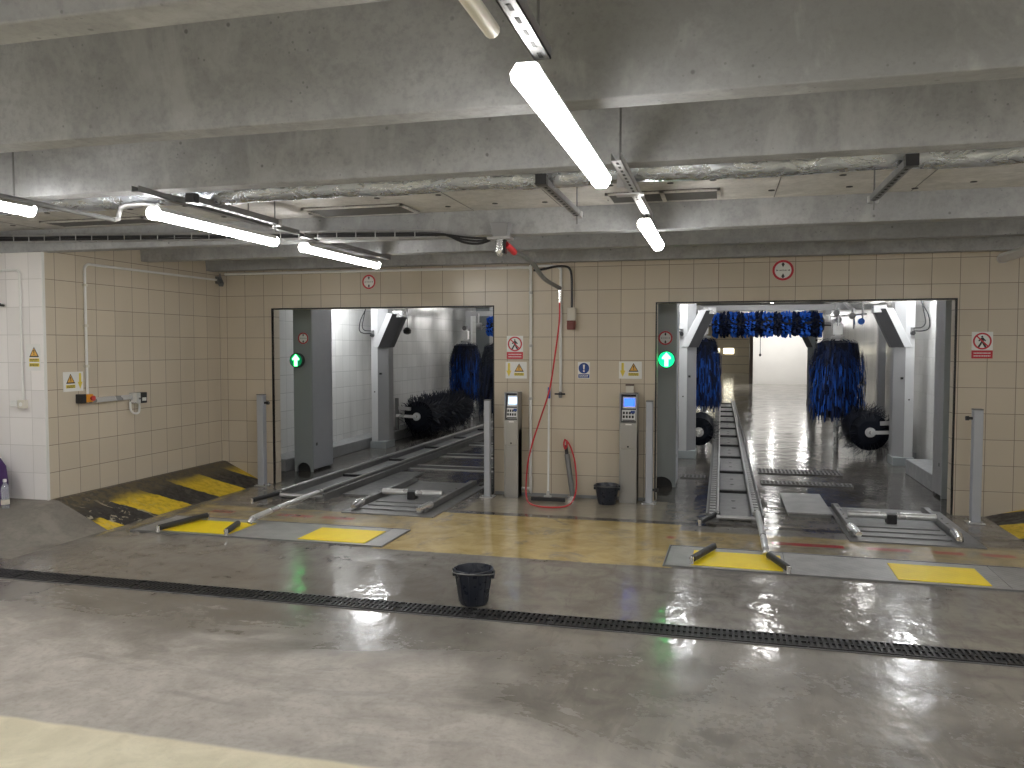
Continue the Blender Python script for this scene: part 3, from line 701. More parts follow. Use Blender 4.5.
MB().tube(smoothpath([(LW + .03, 7.32, 1.12), (LW + .03, 7.33, 1.03), (LW + .04, 7.37, .995), (LW + .04, 7.43, .995), (LW + .03, 7.46, 1.04), (LW + .03, 7.455, 1.10)], 6), .012, 8).build('cable_loop', M['white'], r, smooth=True)
r = thing('white_conduit', 'white pipe from the emergency switch up and along the side wall', 'pipe', (LW + .02, 6.73, 1.24))
xq = LW + .02
MB().tube([(xq, 6.735, 1.235)] + arc((xq, 6.735 + .06, 2.46), .06, PI, PI / 2, (0, 1, 0), (0, 0, 1), 6) + [(xq, 8.9, 2.535)], .013, 8).build('pipe', M['white'], r, smooth=True)
b = MB()
for z in (1.5, 1.9, 2.3): b.box((LW, 6.715, z), (LW + .035, 6.755, z + .025))
b.build('clip', M['cream'], r)
r = thing('wall_sensor', 'dark sensor bracket at the top of the tiled inside corner', 'sensor', (LW + .05, 8.9, 2.5))
MB().beam((LW + .03, 8.93, 2.56), (LW + .11, 8.87, 2.47), .05, .05).build('sensor_head', M['galv_dark'], r)
box((LW, 8.9, 2.49), (LW + .05, 8.96, 2.58)).build('mount', M['galv_dark'], r)
MB().tube([(LW + .07, 8.9, 2.55), (LW + .07, 8.9, 2.612)], .008, 6).build('stem', M['galv_dark'], r)
r = thing('white_conduit', 'white pipe on the white corner wall running down to a double socket', 'pipe', (-6.35, 6.22, 1.2))
MB().tube([(-6.8, 6.222, 2.42), (-6.40, 6.222, 2.42)] + arc((-6.40, 6.222, 2.37), .05, PI / 2, 0, (1, 0, 0), (0, 0, 1), 6)[1:] + [(-6.35, 6.222, 1.19)], .012, 8).build('pipe', M['white'], r, smooth=True)
r = thing('double_socket', 'cream double power socket at the foot of the white pipe', 'socket', (-6.4, 6.2, 1.17))
box((-6.39, 6.19, 1.125), (-6.305, 6.239, 1.205)).build('socket_housing', M['cream'], r, bevel=.008)
box((-6.48, 6.195, 1.14), (-6.40, 6.239, 1.20)).build('socket_housing', M['white'], r, bevel=.008)
MB().lathe([(.02, -.001), (.02, .004)], (-6.347, 6.19, 1.165), 14, 'y').build('outlet', M['white'], r)
r = thing('coat_hook', 'small dark hook high on the white corner wall', 'hook', (-6.55, 6.2, 2.1))
MB().tube([(-6.62, 6.21, 2.10), (-6.53, 6.21, 2.09)], .012, 6).build('peg', M['black'], r)
box((-6.62, 6.20, 2.085), (-6.595, 6.24, 2.115)).build('hook_base', M['black'], r)

# bag and bottle standing on the raised concrete by the white wall
zg = h_left(-6.6, 6.1)
r = thing('backpack', 'dark purple fabric backpack leaning on the white corner wall', 'bag', (-6.60, 6.05, zg))
b = MB(); rings = []
for z, w, d in ((0, .15, .085), (.05, .165, .10), (.2, .17, .10), (.36, .16, .09), (.43, .115, .07), (.46, .05, .03)):
    rings.append([(-6.60 + w * (abs(math.cos(a)) ** .6) * (1 if math.cos(a) > 0 else -1), 6.07 + d * (abs(math.sin(a)) ** .6) * (1 if math.sin(a) > 0 else -1) - z * .05, zg + z) for a in [2 * PI * k / 20 for k in range(20)]])
b.loft(rings); b.build('bag_body', M['purple'], r, smooth=True)
b = MB(); rings = []
for z, w in ((.04, .10), (.06, .115), (.18, .115), (.22, .10)):
    rings.append([(-6.60 + w * (abs(math.cos(a)) ** .6) * (1 if math.cos(a) > 0 else -1), 5.965 + .035 * (abs(math.sin(a)) ** .6) * (1 if math.sin(a) > 0 else -1), zg + z) for a in [2 * PI * k / 16 for k in range(16)]])
b.loft(rings); b.build('front_pocket', M['purple'], r, smooth=True)
MB().tube(smoothpath([(-6.65, 6.09, zg + .44), (-6.64, 6.09, zg + .48), (-6.60, 6.09, zg + .495), (-6.60, 6.09, zg + .48), (-6.55, 6.09, zg + .44)], 4), .010, 6).build('carry_loop', M['purple'], r, smooth=True)
zb = h_left(-6.45, 5.95)
r = thing('water_bottle', 'clear plastic water bottle standing beside the purple backpack', 'bottle', (-6.375, 6.02, h_left(-6.375, 6.02)))
z0 = h_left(-6.375, 6.02) + .002
MB().lathe([(.030, 0), (.036, .012), (.036, .07), (.031, .09), (.035, .12), (.036, .17), (.030, .205), (.014, .235), (.013, .25)], (-6.375, 6.02, z0), 20).build('bottle_body', M['clear'], r, smooth=True)
MB().lathe([(.015, .247), (.016, .25), (.016, .27), (.013, .273)], (-6.375, 6.02, z0), 14).build('cap', M['white'], r, smooth=True)
MB().lathe([(.0368, .04), (.0368, .085)], (-6.375, 6.02, z0), 20, cap=False).build('paper_label', M['label_paper'], r, smooth=True)

# ------------------------------------------------------------------ drain, buckets, terminals, posts, mop
r = thing('drain_channel', 'long black slotted drain channel across the wet floor', 'drain', (0, 4.87, 0))
y0, y1 = 4.785, 4.965
b = MB(); b.box((-9.9, y0 - .012, 0), (7.9, y0, .005)).box((-9.9, y1, 0), (7.9, y1 + .012, .005)); b.build('side_frame', M['galv_dark'], r)
box((-9.9, y0, 0), (7.9, y1, .0015)).build('channel_bed', M['vent_dark'], r)
x = -7.5
while x < 3.5:
    b = MB(); b.box((x, y0, .0016), (x + .49, y0 + .012, .012)).box((x, y1 - .012, .0016), (x + .49, y1, .012)).box((x, (y0 + y1) / 2 - .008, .0016), (x + .49, (y0 + y1) / 2 + .008, .012))
    k = x + .012
    while k < x + .48: b.box((k, y0 + .012, .0016), (k + .016, y1 - .012, .012)); k += .0335
    b.build('grate', M['drain'], r); x += .5

def bucket(cx, cy, H, R0, R1, label):
    r = thing('bucket', label, 'bucket', (cx, cy, 0), 'black plastic buckets')
    prof = [(R0 * .96, .004), (R0, .012), (R1 * .985, H - .022), (R1 + .006, H - .020), (R1 + .010, H - .004), (R1 + .006, H), (R1 - .003, H), (R1 - .010, H - .02), (R0 - .006, .016), (0.001, .014)]
    MB().lathe(prof, (cx, cy, 0), 40).build('bucket_body', M['bucket'], r, smooth=True)
    b = MB()
    for k in range(12):
        a = 2 * PI * k / 12; b.beam((cx + (R0 + .001) * math.cos(a), cy + (R0 + .001) * math.sin(a), .02), (cx + (R1 * .985) * math.cos(a), cy + (R1 * .985) * math.sin(a), H - .03), .006, .006, (-math.sin(a), math.cos(a), 0))
    b.build('rib', M['bucket'], r)
    for s in (-1, 1): box((cx + s * (R1 + .004) - .014, cy - .018, H - .06), (cx + s * (R1 + .004) + .014, cy + .018, H - .008)).build('handle_lug', M['bucket'], r, bevel=.004)
    MB().tube([(cx + (R1 + .016) * math.cos(a), cy - abs(R1 + .02) * math.sin(a) * .98, H - .03 + .022 * math.sin(a)) for a in [PI * k / 24 for k in range(25)]], .004, 6).build('handle', M['galv_dark'], r, smooth=True)
bucket(-1.575, 5.09, .238, .095, .125, 'black plastic bucket standing alone on the wet floor beside the drain channel')
bucket(-1.185, 8.72, .215, .095, .125, 'black plastic bucket by the tiled wall beside the blue screened terminal')

def terminal(x0, x1, yf, yb, h, label, scr, box_on_top=False):
    r = thing('payment_terminal', label, 'terminal', ((x0 + x1) / 2, (yf + yb) / 2, 0), 'stainless payment terminals')
    t = .012
    b = MB(); b.box((x0, yf + .02, 0), (x1, yb, .78)).box((x0, yf, 0), (x0 + t, yb, h)).box((x1 - t, yf, 0), (x1, yb, h)).box((x0, yf, h - t), (x1, yb, h)).box((x0, yb - t, .7), (x1, yb, h))
    b.build('cabinet', M['stainless'], r, bevel=.003)
    W = x1 - x0
    box((x0 + t, yf + .008, .04), (x1 - t, yf + .021, .585)).build('lower_panel', M['stainless'], r, bevel=.002)
    d = box((x0 + t, yf + .002, .60), (x1 - t, yf + .021, .88)).build('door', M['stainless'], r, bevel=.003)
    MB().lathe([(.010, -.004), (.010, .002)], ((x0 + x1) / 2, yf + .002, .62), 12, 'y').build('lock', M['black'], d)
    box((x0 + W * .35, yf, .855), (x1 - W * .3, yf + .003, .868)).build('door_label', M['sign_white'], d)
    # recessed control face, tilted back
    zb, zt = .885, h - t - .004
    ya, yz = yf + .03, yf + .075
    face = lambda u0, u1, z0, z1, k: MB().loft([[(x0 + W * u0, ya + (yz - ya) * (z0 - zb) / (zt - zb) - k, z0), (x0 + W * u1, ya + (yz - ya) * (z0 - zb) / (zt - zb) - k, z0), (x0 + W * u1, ya + (yz - ya) * (z1 - zb) / (zt - zb) - k, z1), (x0 + W * u0, ya + (yz - ya) * (z1 - zb) / (zt - zb) - k, z1)],
                                              [(x0 + W * u0, ya + (yz - ya) * (z0 - zb) / (zt - zb) - k + .006, z0), (x0 + W * u1, ya + (yz - ya) * (z0 - zb) / (zt - zb) - k + .006, z0), (x0 + W * u1, ya + (yz - ya) * (z1 - zb) / (zt - zb) - k + .006, z1), (x0 + W * u0, ya + (yz - ya) * (z1 - zb) / (zt - zb) - k + .006, z1)]])
    face(.07, .93, zb, zt, 0).build('control_face', M['black'], r)
    H = zt - zb
    face(.16, .90, zb + H * .50, zb + H * .92, .004).build('display_bezel', M['white'] if scr == 'screen' else M['galv'], r)
    dsp = face(.24, .84, zb + H * .58, zb + H * .86, .009).build('display', M[scr], r)
    face(.12, .90, zb + H * .04, zb + H * .44, .004).build('keypad', M['white'], r)
    for u in range(4):
        for v in range(2): face(.18 + u * .17, .29 + u * .17, zb + H * (.15 + v * .14), zb + H * (.24 + v * .14), .010).build('key', M['black'], r)
    face(.16, .86, zb + H * .055, zb + H * .09, .010).build('card_slot', M['black'], r)
    face(.62, .86, zb + H * .32, zb + H * .42, .0105).build('button_label', M['sign_blue'], r)
    if box_on_top:
        box((x0 + W * .28, yb - .05, h), (x0 + W * .72, yb - .012, h + .075)).build('printer_box', M['cream'], r, bevel=.004)
        box((x0 + W * .26, yb - .052, h + .075), (x0 + W * .74, yb - .01, h + .095)).build('printer_lid', M['brown'], r, bevel=.003)
    return r
terminal(-2.362, -2.20, 8.80, 8.985, 1.195, 'stainless payment terminal with a pale screen beside the red hose', 'screen_w')
terminal(-1.065, -.875, 8.80, 8.985, 1.20, 'stainless payment terminal with a bright blue screen and a small box on top', 'screen', True)

def post(x, y, label, h=1.10, w=.085, sens=(1, 1.02)):
    r = thing('sensor_post', label, 'post', (x, y, 0), 'grey sensor posts')
    k = w / 2
    box((x - k, y - k, .008), (x + k, y + k, h)).build('post_tube', M['post_grey'], r, bevel=.008)
    box((x - k - .001, y - k - .001, h), (x + k + .001, y + k + .001, h + .012)).build('post_cap', M['galv_dark'], r, bevel=.003)
    box((x - .075, y - .075, 0), (x + .075, y + .075, .010)).build('foot_plate', M['galv'], r, bevel=.002)
    b = MB()
    for a in (-.058, .058):
        for c in (-.058, .058): b.lathe([(.010, 0), (.010, .012), (.004, .02)], (x + a, y + c, .010), 8)
    b.build('anchor_bolt', M['chrome'], r)
    s, z = sens
    o = MB().lathe([(.014, 0), (.014, .03), (.022, .032), (.022, .06)], (0, 0, 0), 14, 'x')
    for v in o.bm.verts: v.co = V((x + s * (k + v.co.x), y + v.co.y, z + v.co.z))
    o.build('photo_eye', M['black'], r, smooth=True)
    return r
post(-5.445, 8.83, 'grey sensor post at the opening edge beside the striped ramp', 1.115, sens=(1, 1.02))
post(-2.555, 8.80, 'grey sensor post beside the terminal with the pale screen', 1.095, .07, (-1, .14))
post(-.745, 8.86, 'grey sensor post between the blue screened terminal and the green arrow', 1.11, .075, (1, .15))
post(2.395, 8.66, 'grey sensor post under the no walking sign at the far edge of the wall', 1.095, .085, (-1, 1.015))

r = thing('floor_squeegee', 'squeegee with a white handle leaning against the tiled wall', 'squeegee', (-1.84, 8.73, 0))
MB().tube([(-1.845, 8.76, .06), (-1.88, 8.965, 1.14)], .0115, 10).build('handle', M['white'], r, smooth=True)
MB().tube([(-1.8795, 8.962, 1.12), (-1.8825, 8.98, 1.245)], .016, 10).build('blue_grip', M['blue'], r, smooth=True)
b = MB(); b.tube([(-1.845, 8.735, .035), (-1.845, 8.765, .10)], .019, 10); b.box((-1.885, 8.72, .03), (-1.805, 8.75, .06)); b.build('socket', M['galv'], r)
MB().box((-2.03, 8.71, .012), (-1.645, 8.745, .042)).build('head_bar', M['rubber'], r, bevel=.005)
MB().box((-2.03, 8.715, 0), (-1.645, 8.722, .014)).build('rubber_blade', M['rubber'], r)

# ------------------------------------------------------------------ entrance plates and conveyor gear
def plate(x0, x1, pads, joints, label):
    r = thing('entrance_plate', label, 'plate', ((x0 + x1) / 2, 6.66, 0), 'chequer plates in front of the bays')
    e = [x0] + joints + [x1]
    for a, c in zip(e, e[1:]): box((a + .002, 6.335, 0), (c - .002, 6.975, .010)).build('plate_section', M['chequer'], r, bevel=.002)
    for a, c in pads: box((a, 6.385, .010), (c, 6.845, .016)).build('yellow_pad', M['yellow_pad'], r, bevel=.002)
    _ = MB().box((x0, 6.322, 0), (x1, 6.335, .013)).box((x0, 6.975, 0), (x1, 6.988, .013)).box((x0 - .012, 6.322, 0), (x0, 6.988, .013)).box((x1, 6.322, 0), (x1 + .012, 6.988, .013)).build('plate_rim', M['galv_dark'], r)
    return r
plate(-5.27, -2.785, [(-5.0, -4.29), (-3.60, -2.96)], [-4.25, -2.95], 'chequer floor plate with two yellow pads in front of the opening beside the ramp')
pr = plate(-.405, 2.62, [(-.205, .475), (1.27, 1.88)], [.50, 2.0], 'chequer plate with two yellow pads before the opening with the garage door view')
pr.location.y -= .035; pr.rotation_euler = (0, 0, -.022)

def bar(p, q, label, group='black rubber guide bars', h=.055):
    r = thing('guide_bar', label, 'bar', (p[0], p[1], 0), group)
    p, q = V((p[0], p[1], h)), V((q[0], q[1], h))
    MB().tube([p, q], .027, 14).build('rubber_sleeve', M['rubber'], r, smooth=True)
    d = (q - p).normalized()
    for a in (p - d * .012, q + d * .012):
        MB().tube([(a.x, a.y, .0165), (a.x, a.y, h + .02)], .018, 10).build('foot', M['chrome'], r, smooth=True)
ZF = .016
bar((-4.95, 6.30), (-4.86, 6.88), 'black guide bar along the outer side of the yellow pad next to the striped ramp')
bar((-.20, 6.40), (-.045, 6.84), 'black guide bar beside the yellow pad, outer side, garage door bay')

def conveyor(x0, x1, ys, ye, label, L):
    """two steel rails with slat plates between, guide tube and flared rubber bars at the entrance"""
    r = thing('wash_conveyor', label, 'conveyor', ((x0 + x1) / 2, ys, 0), 'vehicle conveyors')
    def rl(xa, xb, nm):
        b = MB(); b.box((xa, ys, 0), (xb, ye, .035)); b.box((xa, ys, .035), (xa + .014, ye, .085)).box((xb - .014, ys, .035), (xb, ye, .085))
        o = b.build(nm, M['galv_dark'], r)
        b = MB(); y = ys + .1; P = [(y, .036)]
        while y < min(ye, ys + 9): P += [(y, .062), (y + .07, .062), (y + .07, .042), (y + .15, .042)]; y += .15
        P += [(y, .036)]; b.prism_x(P, xa + .03, xb - .03)
        b.build('chain', M['galv'], o)
        return o
    rl(x0, x0 + .12, 'outer_rail'); rl(x1 - .11, x1, 'inner_rail')
    MB().tube([(x0 + .11, ys, .10), (x0 + .11, ye, .10)], .013, 8).build('guide_rail', M['galv'], r, smooth=True)
    MB().tube([(x1 - .10, ys, .10), (x1 - .10, ye, .10)], .013, 8).build('guide_rail', M['galv'], r, smooth=True)
    y = ys + .12; k = 0
    while y < ye - 1.5:
        b = MB(); b.box((x0 + .125, y, .012), (x1 - .115, y + 1.36, .030))
        o = b.build('carrier_plate', M['galv_dark'], r, bevel=.003)
        bb = MB()
        for u in (.35, .65): bb.lathe([(.022, .030), (.022, .0325)], ((x0 + x1) / 2, y + 1.36 * u, 0), 10)
        bb.build('bolt_hole', M['black'], o)
        b = MB(); b.box((x0 + .125, y + 1.37, .012), (x1 - .115, y + 1.46, .060)); b.build('dark_gap_block', M['black'], o, bevel=.01)  # black block painting the dark gap between carrier plates
        y += 1.5; k += 1
    # entrance end
    MB().tube([(x0 + .1, ys, .05), (x1 - .03, ys, .05)], .022, 8).build('end_tube', M['galv'], r, smooth=True)
    xm = x1 - .06
    MB().tube(smoothpath([(xm, ys + .05, .10), (xm, ys - .1, .105), (xm + .005, ys - .9, .095), (xm + .005, ys - 1.28, .085), (xm + .005, ys - 1.36, .07), (xm + .005, ys - 1.38, .05)], 5), .027, 12).build('guide_tube', M['alu'], r, smooth=True)
    return r
conveyor(-.128, .415, 8.08, 26, 'long steel conveyor track leading towards the garage door', 1)
conveyor(-4.86, -4.22, 8.08, 21, 'long steel conveyor track in the bay beside the striped ramp', 0)
bar((-4.87, 7.70), (-4.82, 8.12), 'short black guide bar at the conveyor start beside the striped ramp', h=.055)
bar((-.175, 7.80), (-.015, 8.22), 'short black guide bar at the conveyor start, bay with the garage door view', h=.055)
bar((-4.27, 6.33), (-4.36, 6.64), 'black guide bar splaying from the silver tube over the yellow pad beside the ramp')
bar((.50, 6.30), (.385, 6.66), 'black guide bar splaying from the silver tube over the yellow pad, garage door bay')

def aligner(x0, x1, y0, y1, label):
    r = thing('wheel_aligner', label, 'aligner', ((x0 + x1) / 2, y0, 0), 'roller frames for wheels')
    box((x0 - .06, y0 - .06, 0), (x1 + .16, y1 + .05, .012)).build('base_plate', M['galv_dark'], r)
    for xa, sg in ((x0, 1), (x1, -1)):
        MB().prism_x([(y0 + .1, .012), (y1, .012), (y1, .06), (y1 - .1, .078), (y0 + .22, .078), (y0 + .1, .06)], xa - .028, xa + .028).build('side_rail', M['galv_dark'], r, bevel=.008)
        MB().tube([(xa, y0 + .30, .055), (xa + sg * .01, y0 + .16, .055), (xa + sg * .03, y0 + .03, .05)], [.042, .042, .026], 12).build('bumper_end', M['chrome'], r, smooth=True)
        for k in range(5): MB().lathe([(.012, 0), (.012, .010)], (xa, y0 + .35 + k * .2, .078), 8).build('rail_bolt', M['chrome'], r)
    yr = y0 + .78; xm = (x0 + x1) / 2
    MB().tube([(x0 + .04, yr, .085), (xm - .045, yr, .085)], .034, 16).build('roller', M['alu'], r, smooth=True)
    MB().tube([(xm + .045, yr, .085), (x1 - .04, yr, .085)], .034, 16).build('roller', M['alu'], r, smooth=True)
    MB().box((xm - .045, yr - .05, .012), (xm + .045, yr + .05, .105)).build('coupling', M['black'], r, bevel=.006)
    b = MB(); 
    for k in range(3): b.box((x0 + .06, y0 + .12 + k * .20, .012), (x1 - .06, y0 + .25 + k * .20, .026))
    b.build('slide_plate', M['galv_dark'], r, bevel=.003)
aligner(1.165, 2.025, 7.60, 9.05, 'roller frame on the wet floor in front of the opening with the garage door view')
aligner(-3.70, -2.92, 7.62, 9.5, 'roller frame on the wet floor in front of the opening beside the ramp')
r = thing('cover_plate', 'raised silver cover plate between the conveyor and the roller frame', 'plate', (.88, 9.1, 0))
box((.66, 8.52, .03), (1.09, 9.66, .045)).build('plate_top', M['chequer'], r, bevel=.003)
box((.675, 8.535, 0), (1.075, 9.645, .03)).build('plate_base', M['galv_dark'], r)
r = thing('cover_plate', 'dull cover plate between the conveyor and the roller frame beside the ramp', 'plate', (-4.0, 9.1, 0))
box((-4.19, 8.45, .012), (-3.84, 10.2, .02)).build('plate_top', M['carrier'], r, bevel=.003)
box((-4.18, 8.46, 0), (-3.85, 10.19, .012)).build('plate_base', M['galv_dark'], r)
def floor_grate(x0, x1, y0, y1, label):
    r = thing('floor_grate', label, 'grate', ((x0 + x1) / 2, (y0 + y1) / 2, 0), 'gratings set in the bay floor')
    box((x0, y0, 0), (x1, y1, .002)).build('grate_bed', M['vent_dark'], r)
    b = MB(); n = int((x1 - x0) / .05)
    for k in range(n + 1): b.box((x0 + k * .05, y0, .002), (x0 + k * .05 + .018, y1, .014))
    b.box((x0, y0, .002), (x1, y0 + .015, .014)).box((x0, y1 - .015, .002), (x1, y1, .014)).box((x0, (y0 + y1) / 2 - .01, .002), (x1, (y0 + y1) / 2 + .01, .014))
    b.build('grate_bars', M['galv_dark'], r)
floor_grate(.50, 1.55, 11.35, 11.75, 'floor grating beside the conveyor towards the garage door')
floor_grate(.50, 1.55, 10.45, 10.7, 'narrow floor grating just inside the opening with the garage door view')
floor_grate(-.50, -.19, 10.7, 10.95, 'small floor grating beside the grey front arch and the conveyor')
for i, y in enumerate((10.6, 11.9, 13.4)):
    r = thing('floor_channel', ('dark floor channel crossing just inside the bay beside the ramp', 'dark floor channel crossing the middle of the bay beside the ramp', 'dark floor channel crossing under the brushes beside the ramp')[i], 'channel', (-3.4, y, 0), 'floor channels in the bay')
    box((-4.3, y, 0), (-2.4, y + .3, .003)).build('channel_bed', M['vent_dark'], r)
    MB().box((-4.3, y - .03, 0), (-2.4, y, .012)).box((-4.3, y + .3, 0), (-2.4, y + .33, .012)).build('channel_edge', M['galv'], r)

# ------------------------------------------------------------------ arches
def gap_post(x0, x1, y0, y1, h, face_side, label, arch=True):
    """front arch leg: a tall box with an arched notch at its foot"""
    r = thing('entry_arch_leg', label, 'arch leg', ((x0 + x1) / 2, y0, 0), 'grey entry arch legs')
    w = x1 - x0
    pl = [(x0, 0), (x0 + w * .12, 0)] + [(x0 + w * .5 - w * .38 * math.cos(PI * k / 10), .02 + .105 * math.sin(PI * k / 10)) for k in range(11)] + [(x1 - w * .12, 0), (x1, 0), (x1, h), (x0, h)]
    if not arch: pl = [(x0, 0), (x1, 0), (x1, h), (x0, h)]
    MB().prism(pl, y0, y0 + .03).build('front_panel', M['arch_grey'], r, bevel=.004)
    xs_ = x1 if face_side > 0 else x0
    b = MB(); b.box((xs_ - face_side * .03, y0 + .03, .03), (xs_, y1, h)); b.build('side_panel', M['arch_panel'] if not arch else M['post_grey'], r, bevel=.004)
    b = MB(); xo = x0 if face_side > 0 else x1
    b.box((xo, y0 + .03, 0), (xo + face_side * .03, y1, h)).box((x0 + .03, y1 - .03, .0), (x1 - .03, y1, h)); b.build('back_frame', M['arch_grey'], r)
    if arch: box((x0 + w * .1, y0 + .05, 0), (x1 - w * .1, y0 + .2, .12)).build('foot_recess', M['black'], r)
    b = MB(); b.box((xs_ - face_side * .004, y0 + .10, .35), (xs_ + face_side * .0015, y0 + .14, .39)); b.build('panel_bolt', M['black'], r)
    return r
gap_post(-5.645, -5.37, 9.96, 10.56, 3.0, 1, 'tall grey arch leg with a notched foot, in the bay beside the ramp')
gap_post(-.86, -.52, 9.96, 10.45, 3.0, 1, 'tall grey arch leg with a notched foot beside the bright green arrow')
gap_post(2.40, 2.74, 9.93, 10.34, 3.0, -1, 'tall plain grey arch leg inside the opening edge near the no walking sign', arch=False)
for s, loc, R in (('ramp', (-5.487, 9.955, 1.82), .078), ('door', (-.655, 9.955, 1.81), .085)):
    limit_sign(loc, 0, 'round size limit sign on grey arch leg above the ' + ('dark green arrow disc, ramp side' if s == 'ramp' else 'glowing green arrow'), R)
def signal(c, R, label, bright, dial, xarm):
    r = thing('signal_light', label, 'signal', c, 'green arrow signals')
    x, y, z = c
    MB().lathe([(R, .0), (R, -.06), (R * .92, -.065)], (x, y, z), 28, 'y').build('housing', M['black'], r, smooth=True)
    MB().lathe([(R * .9, -.064), (R * .9, -.068)], (x, y, z), 28, 'y').build('dial', dial, r)
    k = R
    MB().prism([(x + a * k, z + c2 * k) for a, c2 in ((-.22, -.78), (.22, -.78), (.22, .05), (.50, .05), (.50, .25), (0, .82), (-.50, .25), (-.50, .05), (-.22, .05))], y - .074, y - .068).build('green_arrow', bright, r)
    MB().beam((x, y - .02, z), (xarm, y - .02, z), .03, .03).build('mount_arm', M['black'], r)
    MB().beam((xarm, y - .025, z), (xarm, y + .05, z), .03, .05).build('mount_foot', M['black'], r)
signal((-5.535, 9.90, 1.523), .098, 'round dark signal with a green arrow on the arch leg beside the ramp', M['green'], M['green_dim'], -5.50)
signal((-.592, 9.25, 1.562), .098, 'bright glowing green arrow signal at the edge of the opening with the garage door view', M['green'], M['green_bloom'], -.60)
LEAN = .26
def wax_leg(x, s, y, label, mirror=False, ztop=2.95, dark=False):
    """second arch leg: front face plus a 45 degree face, with a diagonal arm leaning into the bay (s=+1 leans to +X)"""
    r = thing('foam_arch_leg', label, 'arch leg', (x, y, 0), 'foam arch legs with slanted arms')
    P = [(x, y), (x + s * .12, y), (x + s * .24, y + .16), (x + s * .24, y + .36), (x, y + .36)]
    mt = M['arch_grey'] if dark else M['arch_light']  # dark puts the exit leg's unlit front into its colour
    MB().prism_z(P, .12, ztop).build('leg_column', mt, r, bevel=.004)
    MB().prism_z([(x + s * .118, y - .004), (x + s * .242, y + .158), (x + s * .246, y + .165), (x + s * .246, y + .36), (x + s * .238, y + .36), (x + s * .238, y + .17), (x + s * .12, y + .012)], .12, 1.715).build('shaded_side_face', M['arch_panel'] if not dark else mt, r)  # grey skin painting shade onto the angled leg face
    MB().prism_z([(x - s * .02, y - .02), (x + s * .26, y - .02), (x + s * .26, y + .38), (x - s * .02, y + .38)], 0, .12).build('foot_box', M['kerb'] if dark else M['arch_grey'], r, bevel=.006)
    Q = [(x + s * .13, y - .01), (x + s * .235, y - .01), (x + s * .37, y + .17), (x + s * .37, y + .34), (x + s * .13, y + .34)]
    Q = [(a - s * .10, c) for a, c in Q]
    MB().prism_z(Q, 1.70, 2.26, s * LEAN).build('slanted_arm', mt, r, bevel=.006)
    MB().prism_z([(Q[1][0] - s * .002, Q[1][1] - .004), (Q[2][0] + s * .004, Q[2][1]), (Q[3][0] + s * .004, Q[3][1]), (Q[3][0] - s * .006, Q[3][1]), (Q[2][0] - s * .006, Q[2][1] + .004), (Q[1][0] - s * .004, Q[1][1] + .01)], 1.698, 2.25, s * LEAN).build('shaded_arm_face', M['arm_shade'], r)  # dark skin painting the shade under the slanted arm
    MB().box((x + s * .36, y + .06, 2.20), (x + s * .54, y + .30, 2.30)).build('arm_head', M['alu'], r, bevel=.006)
    MB().lathe([(.03, .0), (.03, .06)], (x + s * .035, y - .06, 1.90), 12, 'y').build('valve', M['black'], r)
    MB().box((x + s * .015, y - .055, 1.87), (x + s * .06, y, 1.98)).build('valve_body', M['galv_dark'], r, bevel=.004)
    b = MB(); b.box((x + s * .13, y + .02, 1.24), (x + s * .17, y + .06, 1.27)); b.lathe([(.012, -.004), (.012, .004)], (x + s * .06, y, .95), 8, 'y'); b.build('dark_mark', M['black'], r)
    b = MB()
    b.tube(smoothpath([(x + s * .03, y - .05, 1.93), (x - s * .08, y - .10, 1.93), (x - s * .16, y - .1, 1.98), (x - s * .15, y - .08, 2.15), (x - s * .06, y - .06, 2.35), (x - s * .02, y - .05, 2.6)], 5), .008, 6)
    b.tube(smoothpath([(x + s * .03, y - .06, 1.97), (x - s * .06, y - .12, 1.98), (x - s * .11, y - .1, 2.05), (x - s * .09, y - .08, 2.2), (x - s * .01, y - .06, 2.6)], 5), .008, 6)
    b.build('hose', M['black'], r, smooth=True)
    return r
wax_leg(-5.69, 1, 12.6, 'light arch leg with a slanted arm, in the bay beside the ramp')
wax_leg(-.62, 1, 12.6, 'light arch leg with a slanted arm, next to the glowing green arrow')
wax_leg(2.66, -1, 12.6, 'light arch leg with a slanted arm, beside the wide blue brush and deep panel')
wax_leg(2.75, -1, 25.5, 'shade-coloured exit arch leg with a slanted arm, seen far off against the white wall', dark=True)
r = thing('exit_arch_leg', 'dark arch leg far off in the bay beside the ramp, behind its brushes', 'arch leg', (-5.9, 19.3, 0))
box((-5.9, 19.3, 0), (-5.55, 19.8, 2.9)).build('leg_column', M['arch_grey'], r, bevel=.005); box((-5.93, 19.28, 0), (-5.52, 19.82, .12)).build('foot_box', M['kerb'], r)

